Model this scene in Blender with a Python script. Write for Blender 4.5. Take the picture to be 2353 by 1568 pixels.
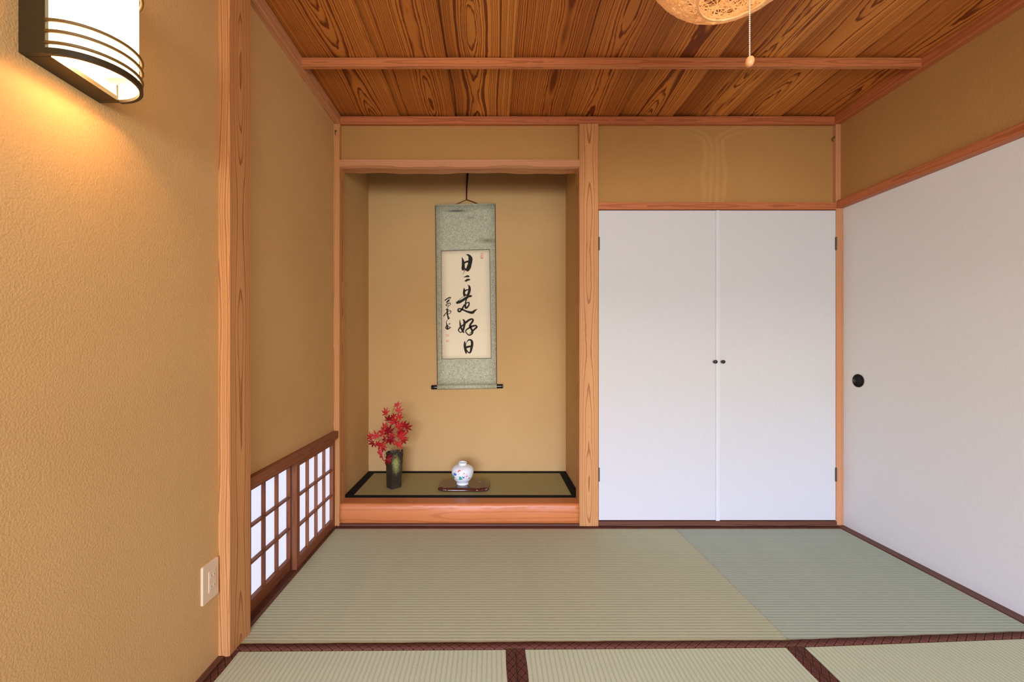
import bpy, bmesh, math, random
from mathutils import Vector, Matrix
for o in list(bpy.data.objects):
    bpy.data.objects.remove(o)
S = bpy.context.scene
COL = S.collection
rnd = random.Random(7)

# ------------------------------------------------------------------ camera, world, lights, exposure
F, PX, PY, EYE = 955.0, 1130.0, 798.0, 1.015       # focal length and principal point in pixels of 2353x1568
cam = bpy.data.objects.new('camera', bpy.data.cameras.new('camera'))
COL.objects.link(cam)
cam.location = (0, 0, EYE)
cam.rotation_euler = (math.pi / 2, 0, 0)
cam.data.sensor_width = 36
cam.data.lens = F / 2353 * 36
cam.data.shift_x = (1176.5 - PX) / 2353
cam.data.shift_y = -(784 - PY) / 2353
cam.data.clip_start = 0.02
S.camera = cam

S.view_settings.view_transform = 'Standard'
S.view_settings.look = 'None'
S.view_settings.gamma = 1
S.view_settings.use_curve_mapping = False
S.view_settings.exposure = 0.3

def lin(c):
    c = c / 255
    return c / 12.92 if c <= 0.04045 else ((c + 0.055) / 1.055) ** 2.4
def rgb(r, g, b):
    return (lin(r), lin(g), lin(b), 1)

W = bpy.data.worlds.new('sky')
S.world = W
W.use_nodes = True
W.node_tree.nodes['Background'].inputs[0].default_value = (0.62, 0.74, 1.0, 1)
W.node_tree.nodes['Background'].inputs[1].default_value = 0.6

def area(name, loc, rot, sx, sy, power, col):
    l = bpy.data.lights.new(name, 'AREA')
    l.shape = 'RECTANGLE'; l.size = sx; l.size_y = sy; l.energy = power; l.color = col
    o = bpy.data.objects.new(name, l); COL.objects.link(o)
    o.location = loc; o.rotation_euler = rot
    return o
# daylight: comes through the open side of the room behind the camera, from the garden window of the room beyond; plus one added fill
WX0, WX1, WZ0, WZ1, WY = -1.60, 0.90, 0.72, 1.76, -4.20      # that garden window
area('garden_window_light', ((WX0 + WX1) / 2, WY + 0.02, (WZ0 + WZ1) / 2), (math.radians(90), 0, 0), WX1 - WX0, WZ1 - WZ0, 125.0, (0.86, 0.93, 1.0))
area('horizon_light', (0.0, -8.0, 2.12), (math.radians(90), 0, 0), 7.0, 0.26, 350.0, (0.92, 0.96, 1.0))
area('sky_light', (0.0, -8.0, 2.62), (math.radians(90), 0, 0), 8.0, 0.70, 1900.0, (0.34, 0.50, 1.0))
area('open_side_fill', (0.30, -0.62, 1.40), (math.radians(90), 0, 0), 2.1, 0.55, 27.0, (1.0, 0.98, 0.95))  # added fill in the opening, brightens the near wall and floor
def bulb(name, loc, power, col, rad):
    l = bpy.data.lights.new(name, 'POINT')
    l.energy = power; l.color = col; l.shadow_soft_size = rad
    o = bpy.data.objects.new(name, l); COL.objects.link(o); o.location = loc
    return o
SCONCE_POWER, SCONCE_COL = 1.6, (1.0, 0.64, 0.36)
PENDANT_POWER, PENDANT_COL = 19.0, (1.0, 0.74, 0.46)

# ------------------------------------------------------------------ material helpers
class N:
    def __init__(s, name, rough=0.6, spec=0.3):
        s.m = bpy.data.materials.new(name); s.m.use_nodes = True
        s.t = s.m.node_tree; s.b = s.t.nodes['Principled BSDF']
        s.b.inputs['Roughness'].default_value = rough
        s.b.inputs['Specular IOR Level'].default_value = spec
        s.tc = None
    def new(s, kind): return s.t.nodes.new(kind)
    def link(s, a, b): s.t.links.new(a, b)
    def put(s, sock, v):
        if hasattr(v, 'is_output') or isinstance(v, bpy.types.NodeSocket): s.link(v, sock)
        else: sock.default_value = v
    def coord(s, which='Object'):
        if s.tc is None: s.tc = s.new('ShaderNodeTexCoord')
        return s.tc.outputs[which]
    def math(s, op, a, b=0.0, c=0.0):
        n = s.new('ShaderNodeMath'); n.operation = op
        for i, v in enumerate((a, b, c)): s.put(n.inputs[i], v)
        return n.outputs[0]
    def comb(s, x, y, z=0.0):
        n = s.new('ShaderNodeCombineXYZ')
        for i, v in enumerate((x, y, z)): s.put(n.inputs[i], v)
        return n.outputs[0]
    def sep(s, v):
        n = s.new('ShaderNodeSeparateXYZ'); s.link(v, n.inputs[0]); return n.outputs
    def noise(s, vec, scale, detail=2.0, rough=0.5, dist=0.0):
        n = s.new('ShaderNodeTexNoise'); s.link(vec, n.inputs['Vector'])
        n.inputs['Scale'].default_value = scale; n.inputs['Detail'].default_value = detail
        n.inputs['Roughness'].default_value = rough; n.inputs['Distortion'].default_value = dist
        return n.outputs['Fac']
    def ramp(s, fac, stops, interp='LINEAR'):
        n = s.new('ShaderNodeValToRGB'); s.put(n.inputs[0], fac)
        e = n.color_ramp.elements; n.color_ramp.interpolation = interp
        while len(e) < len(stops): e.new(0.5)
        for k, (p, c) in enumerate(stops):
            e[k].position = p; e[k].color = c if len(c) == 4 else (*c, 1)
        return n.outputs[0]
    def mix(s, fac, a, b, mode='MIX'):
        n = s.new('ShaderNodeMix'); n.data_type = 'RGBA'; n.blend_type = mode
        s.put(n.inputs[0], fac); s.put(n.inputs[6], a); s.put(n.inputs[7], b)
        return n.outputs[2]
    def bump(s, h, strength=0.3, dist=0.002):
        n = s.new('ShaderNodeBump'); n.inputs['Strength'].default_value = strength
        n.inputs['Distance'].default_value = dist; s.link(h, n.inputs['Height'])
        s.link(n.outputs[0], s.b.inputs['Normal'])
    def col(s, v): s.put(s.b.inputs['Base Color'], v); return s
    def rand(s):
        n = s.new('ShaderNodeObjectInfo'); return n.outputs['Random']

def plain(name, c, rough=0.6, spec=0.3, bump=None, var=0.0):
    n = N(name, rough, spec)
    v = n.coord('Object')
    if var:
        f = n.noise(v, 14, 3)
        n.col(n.mix(f, tuple(x * (1 - var) for x in c[:3]) + (1,), tuple(min(1, x * (1 + var)) for x in c[:3]) + (1,)))
    else: n.col(c)
    if bump: n.bump(n.noise(v, bump[0], 3), bump[1], bump[2])
    return n.m

def plaster(name, c1, c2, stain=False):
    n = N(name, 0.9, 0.1)
    v = n.coord('Object')
    f = n.noise(v, 2.2, 4, 0.55)
    g = n.noise(v, 160, 3, 0.6)
    c = n.mix(n.math('ADD', n.math('MULTIPLY', f, 0.8), n.math('MULTIPLY', g, 0.25)), c1, c2)
    if stain:   # the dried run of water under the ceiling above the cupboard
        x, y, z = n.sep(v)
        xw = n.math('ADD', x, n.math('MULTIPLY', n.math('SUBTRACT', n.noise(v, 7, 3), 0.5), 0.06))
        zz = n.math('SUBTRACT', 2.285, z)
        spread = n.math('MULTIPLY', n.math('POWER', n.math('MAXIMUM', n.math('SUBTRACT', 1.0, n.math('MULTIPLY', zz, 11.0)), 0.0), 2.0), 0.28)
        d = n.math('ABSOLUTE', n.math('SUBTRACT', xw, 1.275))
        e1 = n.math('ABSOLUTE', n.math('SUBTRACT', d, n.math('ADD', 0.055, spread)))
        e2 = n.math('ABSOLUTE', n.math('SUBTRACT', d, n.math('ADD', 0.018, n.math('MULTIPLY', spread, 0.5))))
        w1 = n.math('MAXIMUM', n.math('SUBTRACT', 1.0, n.math('DIVIDE', e1, 0.02)), 0.0)
        w2 = n.math('MAXIMUM', n.math('SUBTRACT', 1.0, n.math('DIVIDE', e2, 0.018)), 0.0)
        c = n.mix(n.math('MULTIPLY', n.math('ADD', w1, w2), 0.32), c, rgb(206, 160, 100))
    n.col(c)
    n.bump(n.noise(v, 210, 3, 0.55), 0.5, 0.003)
    return n.m

def wood(name, light, dark, freq=170, amount=0.85, h0=0.02, ha=0.16, rough=0.55, spec=0.3, line=(0.5, 0.8, 0.93), hue=None, vfreq=0.9, jag=0.008):
    """plain-sawn timber from UV: u across the piece (metres from its middle), v along the grain (metres)"""
    n = N(name, rough, spec)
    u, v, _ = n.sep(n.coord('UV'))
    r = n.rand()
    vv = n.math('ADD', v, n.math('MULTIPLY', r, 37.0))
    low = n.noise(n.comb(n.math('MULTIPLY', u, 1.5), vv, 0.0), vfreq, 1.5)
    fine = n.noise(n.comb(n.math('MULTIPLY', u, 30.0), n.math('MULTIPLY', vv, 5.0), 3.0), 1.0, 3, 0.6)
    h = n.math('ADD', n.math('MULTIPLY', n.math('SUBTRACT', low, 0.5), ha), h0)
    h = n.math('ADD', h, n.math('MULTIPLY', n.math('SUBTRACT', fine, 0.5), jag))
    rho = n.math('SQRT', n.math('ADD', n.math('MULTIPLY', u, u), n.math('MULTIPLY', h, h)))
    yr = n.noise(n.comb(n.math('MULTIPLY', rho, 24.0), r, 0.0), 1.0, 2)
    ph = n.math('ADD', n.math('MULTIPLY', rho, freq), n.math('MULTIPLY', yr, 9.0))
    ph = n.math('ADD', ph, n.math('MULTIPLY', fine, 0.5))
    t = n.math('FRACT', ph)
    L = n.ramp(t, [(0.0, (0, 0, 0)), (line[0], (0.10,) * 3), (line[1], (1, 1, 1)), (line[2], (1, 1, 1)), (min(0.999, line[2] + 0.05), (0, 0, 0))])
    broad = n.noise(n.comb(n.math('MULTIPLY', u, 9.0), n.math('MULTIPLY', vv, 0.7), 7.0), 1.0, 3)
    fib = n.noise(n.comb(n.math('MULTIPLY', u, 900.0), n.math('MULTIPLY', vv, 14.0), 1.0), 1.0, 2)
    base = n.mix(n.math('ADD', n.math('MULTIPLY', broad, 0.75), n.math('MULTIPLY', fib, 0.25)),
                 tuple(x * 0.72 for x in light[:3]) + (1,), tuple(min(1, x * 1.25) for x in light[:3]) + (1,))
    if hue: base = n.mix(n.math('MULTIPLY', r, 0.6), base, hue)
    if hue:
        side = n.math('MULTIPLY', n.math('SUBTRACT', r, 0.5), n.math('MULTIPLY', u, 9.0))
        base = n.mix(n.math('MAXIMUM', n.math('MINIMUM', n.math('ADD', side, 0.15), 0.8), 0.0), base, tuple(x * 0.55 for x in hue[:3]) + (1,))
    c = n.mix(n.math('MULTIPLY', L, amount), base, dark)
    n.col(c)
    n.bump(n.math('ADD', n.math('MULTIPLY', L, -0.4), fib), 0.12, 0.001)
    return n.m

def tatami(name, c1, c2, c3, lamp_pool=None):
    """woven rush: UV u runs across the ribs, v along them (metres)"""
    n = N(name, 0.62, 0.25)
    u, v, _ = n.sep(n.coord('UV'))
    r = n.math('FRACT', n.math('DIVIDE', n.math('ADD', u, n.math('MULTIPLY', n.math('SUBTRACT', n.noise(n.comb(u, n.math('MULTIPLY', v, 6.0)), 8, 2), 0.5), 0.004)), 0.0158))
    s = n.math('SINE', n.math('MULTIPLY', r, math.pi))
    s = n.math('POWER', n.math('MAXIMUM', s, 0.0), 0.45)
    th = n.noise(n.comb(n.math('MULTIPLY', u, 26.0), n.math('MULTIPLY', v, 520.0)), 1.0, 2, 0.6)
    big = n.noise(n.comb(n.math('MULTIPLY', u, 1.2), n.math('MULTIPLY', v, 9.0)), 1.0, 3)
    c = n.mix(th, c1, c2)
    c = n.mix(n.math('MULTIPLY', big, 0.5), c, c3)
    if lamp_pool:  # soft oval of warm lamplight mixed into the rush colour
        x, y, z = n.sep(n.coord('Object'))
        dx = n.math('DIVIDE', n.math('SUBTRACT', x, lamp_pool[0]), lamp_pool[2]); dy = n.math('DIVIDE', n.math('SUBTRACT', y, lamp_pool[1]), lamp_pool[3])
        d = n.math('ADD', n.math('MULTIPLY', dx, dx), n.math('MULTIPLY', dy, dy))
        c = n.mix(n.math('MULTIPLY', n.math('EXPONENT', n.math('MULTIPLY', d, -1.0)), lamp_pool[4]), c, lamp_pool[5])
    c = n.mix(n.math('MULTIPLY', n.math('SUBTRACT', 1.0, s), 0.55), c, tuple(x * 0.5 for x in c1[:3]) + (1,))
    n.col(c)
    n.bump(n.math('ADD', s, n.math('MULTIPLY', th, 0.35)), 0.5, 0.0016)
    return n.m

def brocade_border(name, c1, c2, c3):
    n = N(name, 0.75, 0.15)
    u, v, _ = n.sep(n.coord('UV'))
    a = n.math('ADD', n.math('DIVIDE', u, 0.024), n.math('DIVIDE', v, 0.034))
    b = n.math('SUBTRACT', n.math('DIVIDE', u, 0.024), n.math('DIVIDE', v, 0.034))
    fa = n.math('ABSOLUTE', n.math('SUBTRACT', n.math('FRACT', a), 0.5))
    fb = n.math('ABSOLUTE', n.math('SUBTRACT', n.math('FRACT', b), 0.5))
    edge = n.math('GREATER_THAN', n.math('MAXIMUM', fa, fb), 0.44)
    rad = n.math('SQRT', n.math('ADD', n.math('MULTIPLY', fa, fa), n.math('MULTIPLY', fb, fb)))
    pet = n.math('LESS_THAN', n.math('ABSOLUTE', n.math('SUBTRACT', rad, 0.2)), 0.06)
    weave = n.noise(n.comb(n.math('MULTIPLY', u, 900.0), n.math('MULTIPLY', v, 900.0)), 1.0, 1)
    c = n.mix(weave, c1, c2)
    c = n.mix(n.math('MULTIPLY', pet, 0.45), c, c3)
    c = n.mix(edge, c, c3)
    n.col(c)
    n.bump(n.math('ADD', weave, n.math('MULTIPLY', edge, -1.0)), 0.25, 0.001)
    return n.m

def linen(name, c):
    n = N(name, 0.85, 0.12)
    x, y, z = n.sep(n.coord('Object'))
    h = n.math('ADD', x, y)
    a = n.noise(n.comb(n.math('MULTIPLY', h, 420.0), n.math('MULTIPLY', z, 22.0)), 1.0, 2, 0.6)
    b = n.noise(n.comb(n.math('MULTIPLY', h, 22.0), n.math('MULTIPLY', z, 420.0), 5.0), 1.0, 2, 0.6)
    s = n.math('MULTIPLY', n.math('ADD', a, b), 0.5)
    n.col(n.mix(s, tuple(k * 0.86 for k in c[:3]) + (1,), tuple(min(1, k * 1.08) for k in c[:3]) + (1,)))
    n.bump(s, 0.25, 0.0012)
    return n.m

# ------------------------------------------------------------------ materials
M = {}
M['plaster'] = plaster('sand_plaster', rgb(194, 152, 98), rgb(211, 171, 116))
M['plaster_alcove'] = plaster('sand_plaster_alcove', rgb(195, 156, 103), rgb(211, 174, 119))  # same plaster, slightly lightened for the light reaching the alcove
M['plaster_shaded'] = plaster('sand_plaster_shaded', rgb(167, 122, 69), rgb(185, 140, 83))  # same plaster, darkened for the shade high on the walls
M['plaster_shaded_stain'] = plaster('sand_plaster_shaded_stained', rgb(167, 122, 69), rgb(185, 140, 83), True)  # same shade-darkened tone, with the dried water run
M['ceil'] = wood('cedar_board', rgb(216, 140, 64), rgb(92, 28, 8), 135, 0.86, 0.055, 0.10, 0.5, 0.25, (0.50, 0.74, 0.90), rgb(182, 96, 36), 1.1)
M['hinoki'] = wood('cypress_trim', rgb(200, 142, 100), rgb(156, 88, 52), 110, 0.45, 0.03, 0.05, 0.5, 0.3)
M['post'] = wood('cypress_post', rgb(202, 144, 88), rgb(132, 68, 36), 105, 0.75, 0.032, 0.055, 0.5, 0.3, (0.66, 0.86, 0.93), None, 1.3, 0.003)
M['redwood'] = wood('reddish_trim', rgb(186, 110, 68), rgb(128, 58, 28), 150, 0.45, 0.02, 0.04, 0.5, 0.3)
M['batten'] = wood('ceiling_batten', rgb(200, 126, 78), rgb(140, 70, 34), 220, 0.5, 0.02, 0.03, 0.45, 0.35)
M['darkwood'] = wood('dark_sill', rgb(106, 66, 48), rgb(54, 26, 17), 130, 0.6, 0.012, 0.06, 0.5, 0.3)
M['shojiwood'] = wood('shoji_wood', rgb(140, 84, 54), rgb(90, 44, 24), 200, 0.4, 0.02, 0.03, 0.5, 0.3)
M['kamachi'] = wood('polished_log', rgb(198, 118, 66), rgb(158, 72, 30), 60, 0.4, 0.05, 0.10, 0.38, 0.4)
M['linen'] = linen('linen_paper', rgb(206, 204, 203))
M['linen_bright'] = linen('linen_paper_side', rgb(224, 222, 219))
M['strip'] = plain('white_strip', rgb(210, 209, 209), 0.5, 0.3)
M['mat_a'] = tatami('rush_faded', rgb(170, 168, 130), rgb(200, 198, 160), rgb(160, 166, 138), (-0.30, 1.66, 0.34, 0.22, 0.45, rgb(188, 168, 92)))  # yellow pool of wall lamp light painted on this mat
M['mat_b'] = tatami('rush_green', rgb(158, 166, 144), rgb(186, 193, 168), rgb(148, 160, 144))
M['mat_c'] = tatami('rush_front', rgb(180, 182, 144), rgb(208, 210, 174), rgb(172, 182, 156))
M['mat_t'] = tatami('rush_alcove', rgb(150, 140, 88), rgb(180, 168, 112), rgb(150, 142, 92))
M['heri'] = brocade_border('brown_brocade', rgb(88, 50, 37), rgb(110, 65, 48), rgb(40, 21, 18))
M['heri_black'] = plain('black_cloth', rgb(24, 22, 24), 0.8, 0.15, (900, 0.2, 0.0005))
M['black'] = plain('black_metal', rgb(20, 19, 20), 0.35, 0.5)
M['blackwood'] = plain('dark_stained_wood', rgb(46, 36, 16), 0.4, 0.45, (60, 0.1, 0.001), 0.25)
M['rod'] = plain('brown_rod', rgb(104, 74, 30), 0.4, 0.45)
M['pull_black'] = plain('pull_black', rgb(13, 12, 13), 0.45, 0.35)
M['lacquer_black'] = plain('black_lacquer', rgb(14, 11, 11), 0.12, 0.6)
M['lacquer_red'] = plain('red_brown_lacquer', rgb(72, 30, 20), 0.13, 0.6, None, 0.2)
M['hinge'] = plain('bronze_hinge', rgb(70, 58, 42), 0.45, 0.5)
M['brass'] = plain('old_brass', rgb(96, 84, 34), 0.5, 0.5)
M['plate'] = plain('beige_plastic', rgb(222, 196, 166), 0.4, 0.4)
M['slot'] = plain('slot_white', rgb(236, 226, 214), 0.4, 0.4)
M['hole'] = plain('slot_dark', rgb(60, 50, 44), 0.6, 0.2)
M['porcelain'] = plain('white_porcelain', rgb(232, 236, 238), 0.12, 0.55)
M['leaf'] = None
M['chain'] = plain('bead_chain', rgb(214, 204, 186), 0.35, 0.5)
M['beech'] = plain('beech_knob', rgb(214, 150, 98), 0.4, 0.4, None, 0.1)
M['cord'] = plain('brown_cord', rgb(58, 22, 14), 0.7, 0.2)
M['ink'] = plain('brush_ink', rgb(40, 36, 30), 0.7, 0.2)
M['seal'] = plain('seal_red', rgb(238, 150, 134), 0.8, 0.1)
M['paperwhite'] = plain('scroll_paper', rgb(242, 231, 200), 0.85, 0.1, None, 0.03)
M['gilt'] = plain('gilt', rgb(190, 150, 90), 0.4, 0.5)
M['pale'] = plain('soft_white', rgb(240, 236, 226), 0.6, 0.2)

def emis(name, c, strength, base=None):
    n = N(name, 0.8, 0.1)
    n.col(base or c)
    n.b.inputs['Emission Color'].default_value = c
    n.b.inputs['Emission Strength'].default_value = strength
    return n.m
M['shoji_paper'] = emis('lit_shoji_paper', rgb(222, 230, 255), 0.66, rgb(200, 202, 206))
M['sconce_shade'] = emis('lit_sconce_shade', (1.0, 0.74, 0.38, 1), 4.5)
M['sconce_tube'] = emis('lit_tube', (1.0, 0.93, 0.78, 1), 3.0)
M['bulb'] = emis('lit_bulb', (1.0, 0.85, 0.55, 1), 6.0)

n = N('woven_twine', 0.8, 0.1)
c = n.mix(n.noise(n.coord('Object'), 30, 2), rgb(240, 192, 128), rgb(255, 232, 184))
n.col(c)
tr = n.new('ShaderNodeBsdfTranslucent'); n.link(c, tr.inputs[0])
n.link(c, n.b.inputs['Emission Color']); n.b.inputs['Emission Strength'].default_value = 0.12
mx = n.new('ShaderNodeMixShader'); mx.inputs[0].default_value = 0.5
n.link(n.b.outputs[0], mx.inputs[1]); n.link(tr.outputs[0], mx.inputs[2])
n.link(mx.outputs[0], n.t.nodes['Material Output'].inputs[0])
M['twine'] = n.m

n = N('maple_leaf', 0.5, 0.3)
r = n.rand()
c = n.ramp(r, [(0.0, rgb(150, 16, 24)), (0.35, rgb(206, 34, 42)), (0.7, rgb(228, 56, 58)), (1.0, rgb(234, 86, 94))])
c = n.mix(n.math('MULTIPLY', n.noise(n.coord('Object'), 60, 3), 0.5), c, rgb(120, 16, 22))
n.col(c)
tr = n.new('ShaderNodeBsdfTranslucent'); n.link(c, tr.inputs[0])
mx = n.new('ShaderNodeMixShader'); mx.inputs[0].default_value = 0.3
n.link(n.b.outputs[0], mx.inputs[1]); n.link(tr.outputs[0], mx.inputs[2])
n.link(mx.outputs[0], n.t.nodes['Material Output'].inputs[0])
M['leaf'] = n.m
M['twig'] = plain('green_twig', rgb(132, 120, 70), 0.6, 0.2)
M['twig_dry'] = plain('dry_twig', rgb(176, 98, 52), 0.7, 0.2)

n = N('ash_glaze', 0.32, 0.4)
v = n.coord('Object')
x, y, z = n.sep(v)
sp = n.noise(v, 190, 4, 0.7)
patch = n.noise(v, 20, 3)
dx = n.math('DIVIDE', n.math('SUBTRACT', x, 0.026), 0.02); dz = n.math('DIVIDE', n.math('SUBTRACT', z, 0.155), 0.06)
blob = n.math('EXPONENT', n.math('MULTIPLY', n.math('ADD', n.math('MULTIPLY', dx, dx), n.math('MULTIPLY', dz, dz)), -1.0))
f = n.math('ADD', n.math('MULTIPLY', n.math('MULTIPLY', blob, sp), 0.75), n.math('ADD', n.math('MULTIPLY', sp, 0.55), n.math('MULTIPLY', patch, 0.35)))
n.col(n.ramp(f, [(0.42, rgb(44, 36, 30)), (0.56, rgb(62, 54, 40)), (0.68, rgb(122, 122, 70)), (0.92, rgb(168, 166, 104))]))
n.bump(sp, 0.2, 0.001)
M['glaze'] = n.m

n = N('silk_brocade', 0.6, 0.3)
v = n.coord('Object')
x, y, z = n.sep(v)
w = n.noise(v, 105, 3, 0.65, 2.4)
hz = n.noise(n.comb(n.math('MULTIPLY', x, 60.0), 0.0, n.math('MULTIPLY', z, 500.0)), 1.0, 2)
c = n.ramp(w, [(0.38, rgb(134, 140, 130)), (0.47, rgb(168, 172, 150)), (0.56, rgb(212, 211, 170)), (0.66, rgb(228, 226, 186))])
c = n.mix(n.math('MULTIPLY', hz, 0.35), c, rgb(166, 168, 160))
def make_smear(n, x, z, v):
    def smear(c, cx, cz, sx, sz, a, colr):
        dx = n.math('DIVIDE', n.math('SUBTRACT', x, cx), sx); dz = n.math('DIVIDE', n.math('SUBTRACT', z, cz), sz)
        e = n.math('EXPONENT', n.math('MULTIPLY', n.math('ADD', n.math('MULTIPLY', dx, dx), n.math('MULTIPLY', dz, dz)), -1.0))
        e = n.math('MULTIPLY', n.math('MULTIPLY', e, a), n.math('ADD', n.noise(v, 120, 2), 0.35))
        return n.mix(e, c, colr)
    return smear
M['silk'] = n.m
silk_node, silk_state = n, (c, make_smear(n, x, z, v))

# ------------------------------------------------------------------ mesh helpers
def obj(name, bm, mat, parent=None, smooth=False, kind=None, label=None, cat=None, group=None):
    """link a bmesh built in world space as one object (re-based on its parent thing)"""
    if parent is not None:
        bm.transform(Matrix.Translation(-world_loc(parent)))
    me = bpy.data.meshes.new(name)
    bmesh.ops.recalc_face_normals(bm, faces=bm.faces)
    bm.to_mesh(me); bm.free()
    if smooth:
        for p in me.polygons: p.use_smooth = True
    me.materials.append(mat)
    o = bpy.data.objects.new(name, me); COL.objects.link(o)
    if parent is not None: o.parent = parent
    tag(o, kind, label, cat, group)
    return o
def tag(o, kind=None, label=None, cat=None, group=None):
    if kind: o['kind'] = kind
    if label: o['label'] = label
    if cat: o['category'] = cat
    if group: o['group'] = group
    return o
def world_loc(o):
    v = Vector((0, 0, 0))
    while o is not None:
        v += o.location; o = o.parent
    return v
def thing(name, loc, label, cat, group=None, kind=None):
    o = bpy.data.objects.new(name, None); COL.objects.link(o)
    o.location = loc; o.empty_display_size = 0.05
    return tag(o, kind, label, cat, group)
def uvl(bm): return bm.loops.layers.uv.verify()
def box(bm, x0, x1, y0, y1, z0, z1, grain='z', bev=0.0, uo=0.0):
    """box with UVs in metres: v along the grain, u across it from the middle of the piece"""
    before = set(bm.faces)
    vs = [bm.verts.new((x, y, z)) for z in (z0, z1) for y in (y0, y1) for x in (x0, x1)]
    fs = [bm.faces.new([vs[i] for i in q]) for q in ((0, 2, 3, 1), (4, 5, 7, 6), (0, 1, 5, 4), (2, 6, 7, 3), (0, 4, 6, 2), (1, 3, 7, 5))]
    if bev:
        es = {e for f in fs for e in f.edges}
        bmesh.ops.bevel(bm, geom=list(es), offset=bev, segments=1, affect='EDGES', profile=0.5)
        fs = [f for f in bm.faces if f not in before]
    L = uvl(bm); g = 'xyz'.index(grain)
    mid = Vector(((x0 + x1) / 2, (y0 + y1) / 2, (z0 + z1) / 2))
    for f in fs:
        f.normal_update()
        k = max(range(3), key=lambda i: abs(f.normal[i]))
        others = [i for i in range(3) if i != g and i != k]
        a = others[0]
        for lp in f.loops:
            p = lp.vert.co - mid
            if k == g: lp[L].uv = (p[a] + uo, p[others[1]] * 0.2 if len(others) > 1 else 0)
            else: lp[L].uv = (p[a] + uo, p[g])
    return fs
def bx(*a, **k):
    bm = bmesh.new(); box(bm, *a, **k); return bm
def tube(bm, pts, rad, seg=8, cap=True):
    pts = [Vector(p) for p in pts]
    rads = rad if isinstance(rad, (list, tuple)) else [rad] * len(pts)
    rings = []; ref = None
    for i, p in enumerate(pts):
        d = (pts[min(i + 1, len(pts) - 1)] - pts[max(i - 1, 0)])
        d = d.normalized() if d.length > 1e-9 else Vector((0, 0, 1))
        if ref is None or abs(ref.dot(d)) > 0.98:
            ref = Vector((0, 0, 1)) if abs(d.z) < 0.9 else Vector((1, 0, 0))
        a = (ref - d * ref.dot(d)).normalized(); b = d.cross(a); ref = a
        rings.append([bm.verts.new(p + (a * math.cos(2 * math.pi * k / seg) + b * math.sin(2 * math.pi * k / seg)) * rads[i]) for k in range(seg)])
    for r0, r1 in zip(rings, rings[1:]):
        for k in range(seg):
            bm.faces.new((r0[k], r0[(k + 1) % seg], r1[(k + 1) % seg], r1[k]))
    if cap:
        bm.faces.new(rings[0][::-1]); bm.faces.new(rings[-1])
    return bm
def lathe(bm, prof, c=(0, 0, 0), seg=32, sx=1.0, sy=1.0):
    c = Vector(c); rings = []
    for r, z in prof:
        if r < 1e-6: rings.append([bm.verts.new(c + Vector((0, 0, z)))])
        else: rings.append([bm.verts.new(c + Vector((r * sx * math.cos(2 * math.pi * k / seg), r * sy * math.sin(2 * math.pi * k / seg), z))) for k in range(seg)])
    for a, b in zip(rings, rings[1:]):
        for k in range(seg):
            q = [a[k % len(a)], a[(k + 1) % len(a)], b[(k + 1) % len(b)], b[k % len(b)]]
            u = []
            for w in q:
                if w not in u: u.append(w)
            if len(u) > 2: bm.faces.new(u)
    return bm
def prism(bm, poly, z0, z1):
    lo = [bm.verts.new((x, y, z0)) for x, y in poly]; hi = [bm.verts.new((x, y, z1)) for x, y in poly]
    n = len(poly)
    for k in range(n): bm.faces.new((lo[k], lo[(k + 1) % n], hi[(k + 1) % n], hi[k]))
    bm.faces.new(lo[::-1]); bm.faces.new(hi)
    return bm
def at(px, py, Y):
    """the point at depth Y seen at a pixel of the photograph"""
    return Vector(((px - PX) / F * Y, Y, EYE + (PY - py) / F * Y))
def catmull(p, k=6):
    out = []
    for i in range(len(p) - 1):
        a, b, c, d = p[max(i - 1, 0)], p[i], p[i + 1], p[min(i + 2, len(p) - 1)]
        for j in range(k):
            t = j / k
            out.append(tuple(0.5 * (2 * b[m] + (c[m] - a[m]) * t + (2 * a[m] - 5 * b[m] + 4 * c[m] - d[m]) * t * t + (3 * b[m] - a[m] - 3 * c[m] + d[m]) * t ** 3) for m in range(len(b))))
    out.append(tuple(p[-1]))
    return out

# ------------------------------------------------------------------ the room: main planes (metres, camera above the origin)
XL, XR, YB, YR, ZC = -0.895, 1.984, 2.385, -0.51, 2.328     # plaster left, right, back, rear wall; ceiling
ST = 'structure'

# floor slab under the mats
obj('floor', bx(-1.0, 2.1, YR - 0.1, 3.1, -0.09, -0.03, grain='x'), M['darkwood'], kind=ST, label='wooden subfloor under the rush mats', cat='floor')

# left wall: full-height near part, part above the low shoji window
bm = bmesh.new()
box(bm, XL - 0.07, XL, YR, 1.37, -0.03, 2.365)
box(bm, XL - 0.07, XL, 1.47, 2.46, 0.535, 2.365)
obj('wall_left', bm, M['plaster'], kind=ST, label='sand-coloured plaster wall carrying the lit lamp and the socket', cat='wall')
# right wall above the sliding panels
obj('wall_right', bx(XR, XR + 0.09, YR, 2.5, 1.84, 2.365), M['plaster_shaded'], kind=ST, label='ochre plaster band above the white sliding panel', cat='wall')
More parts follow.
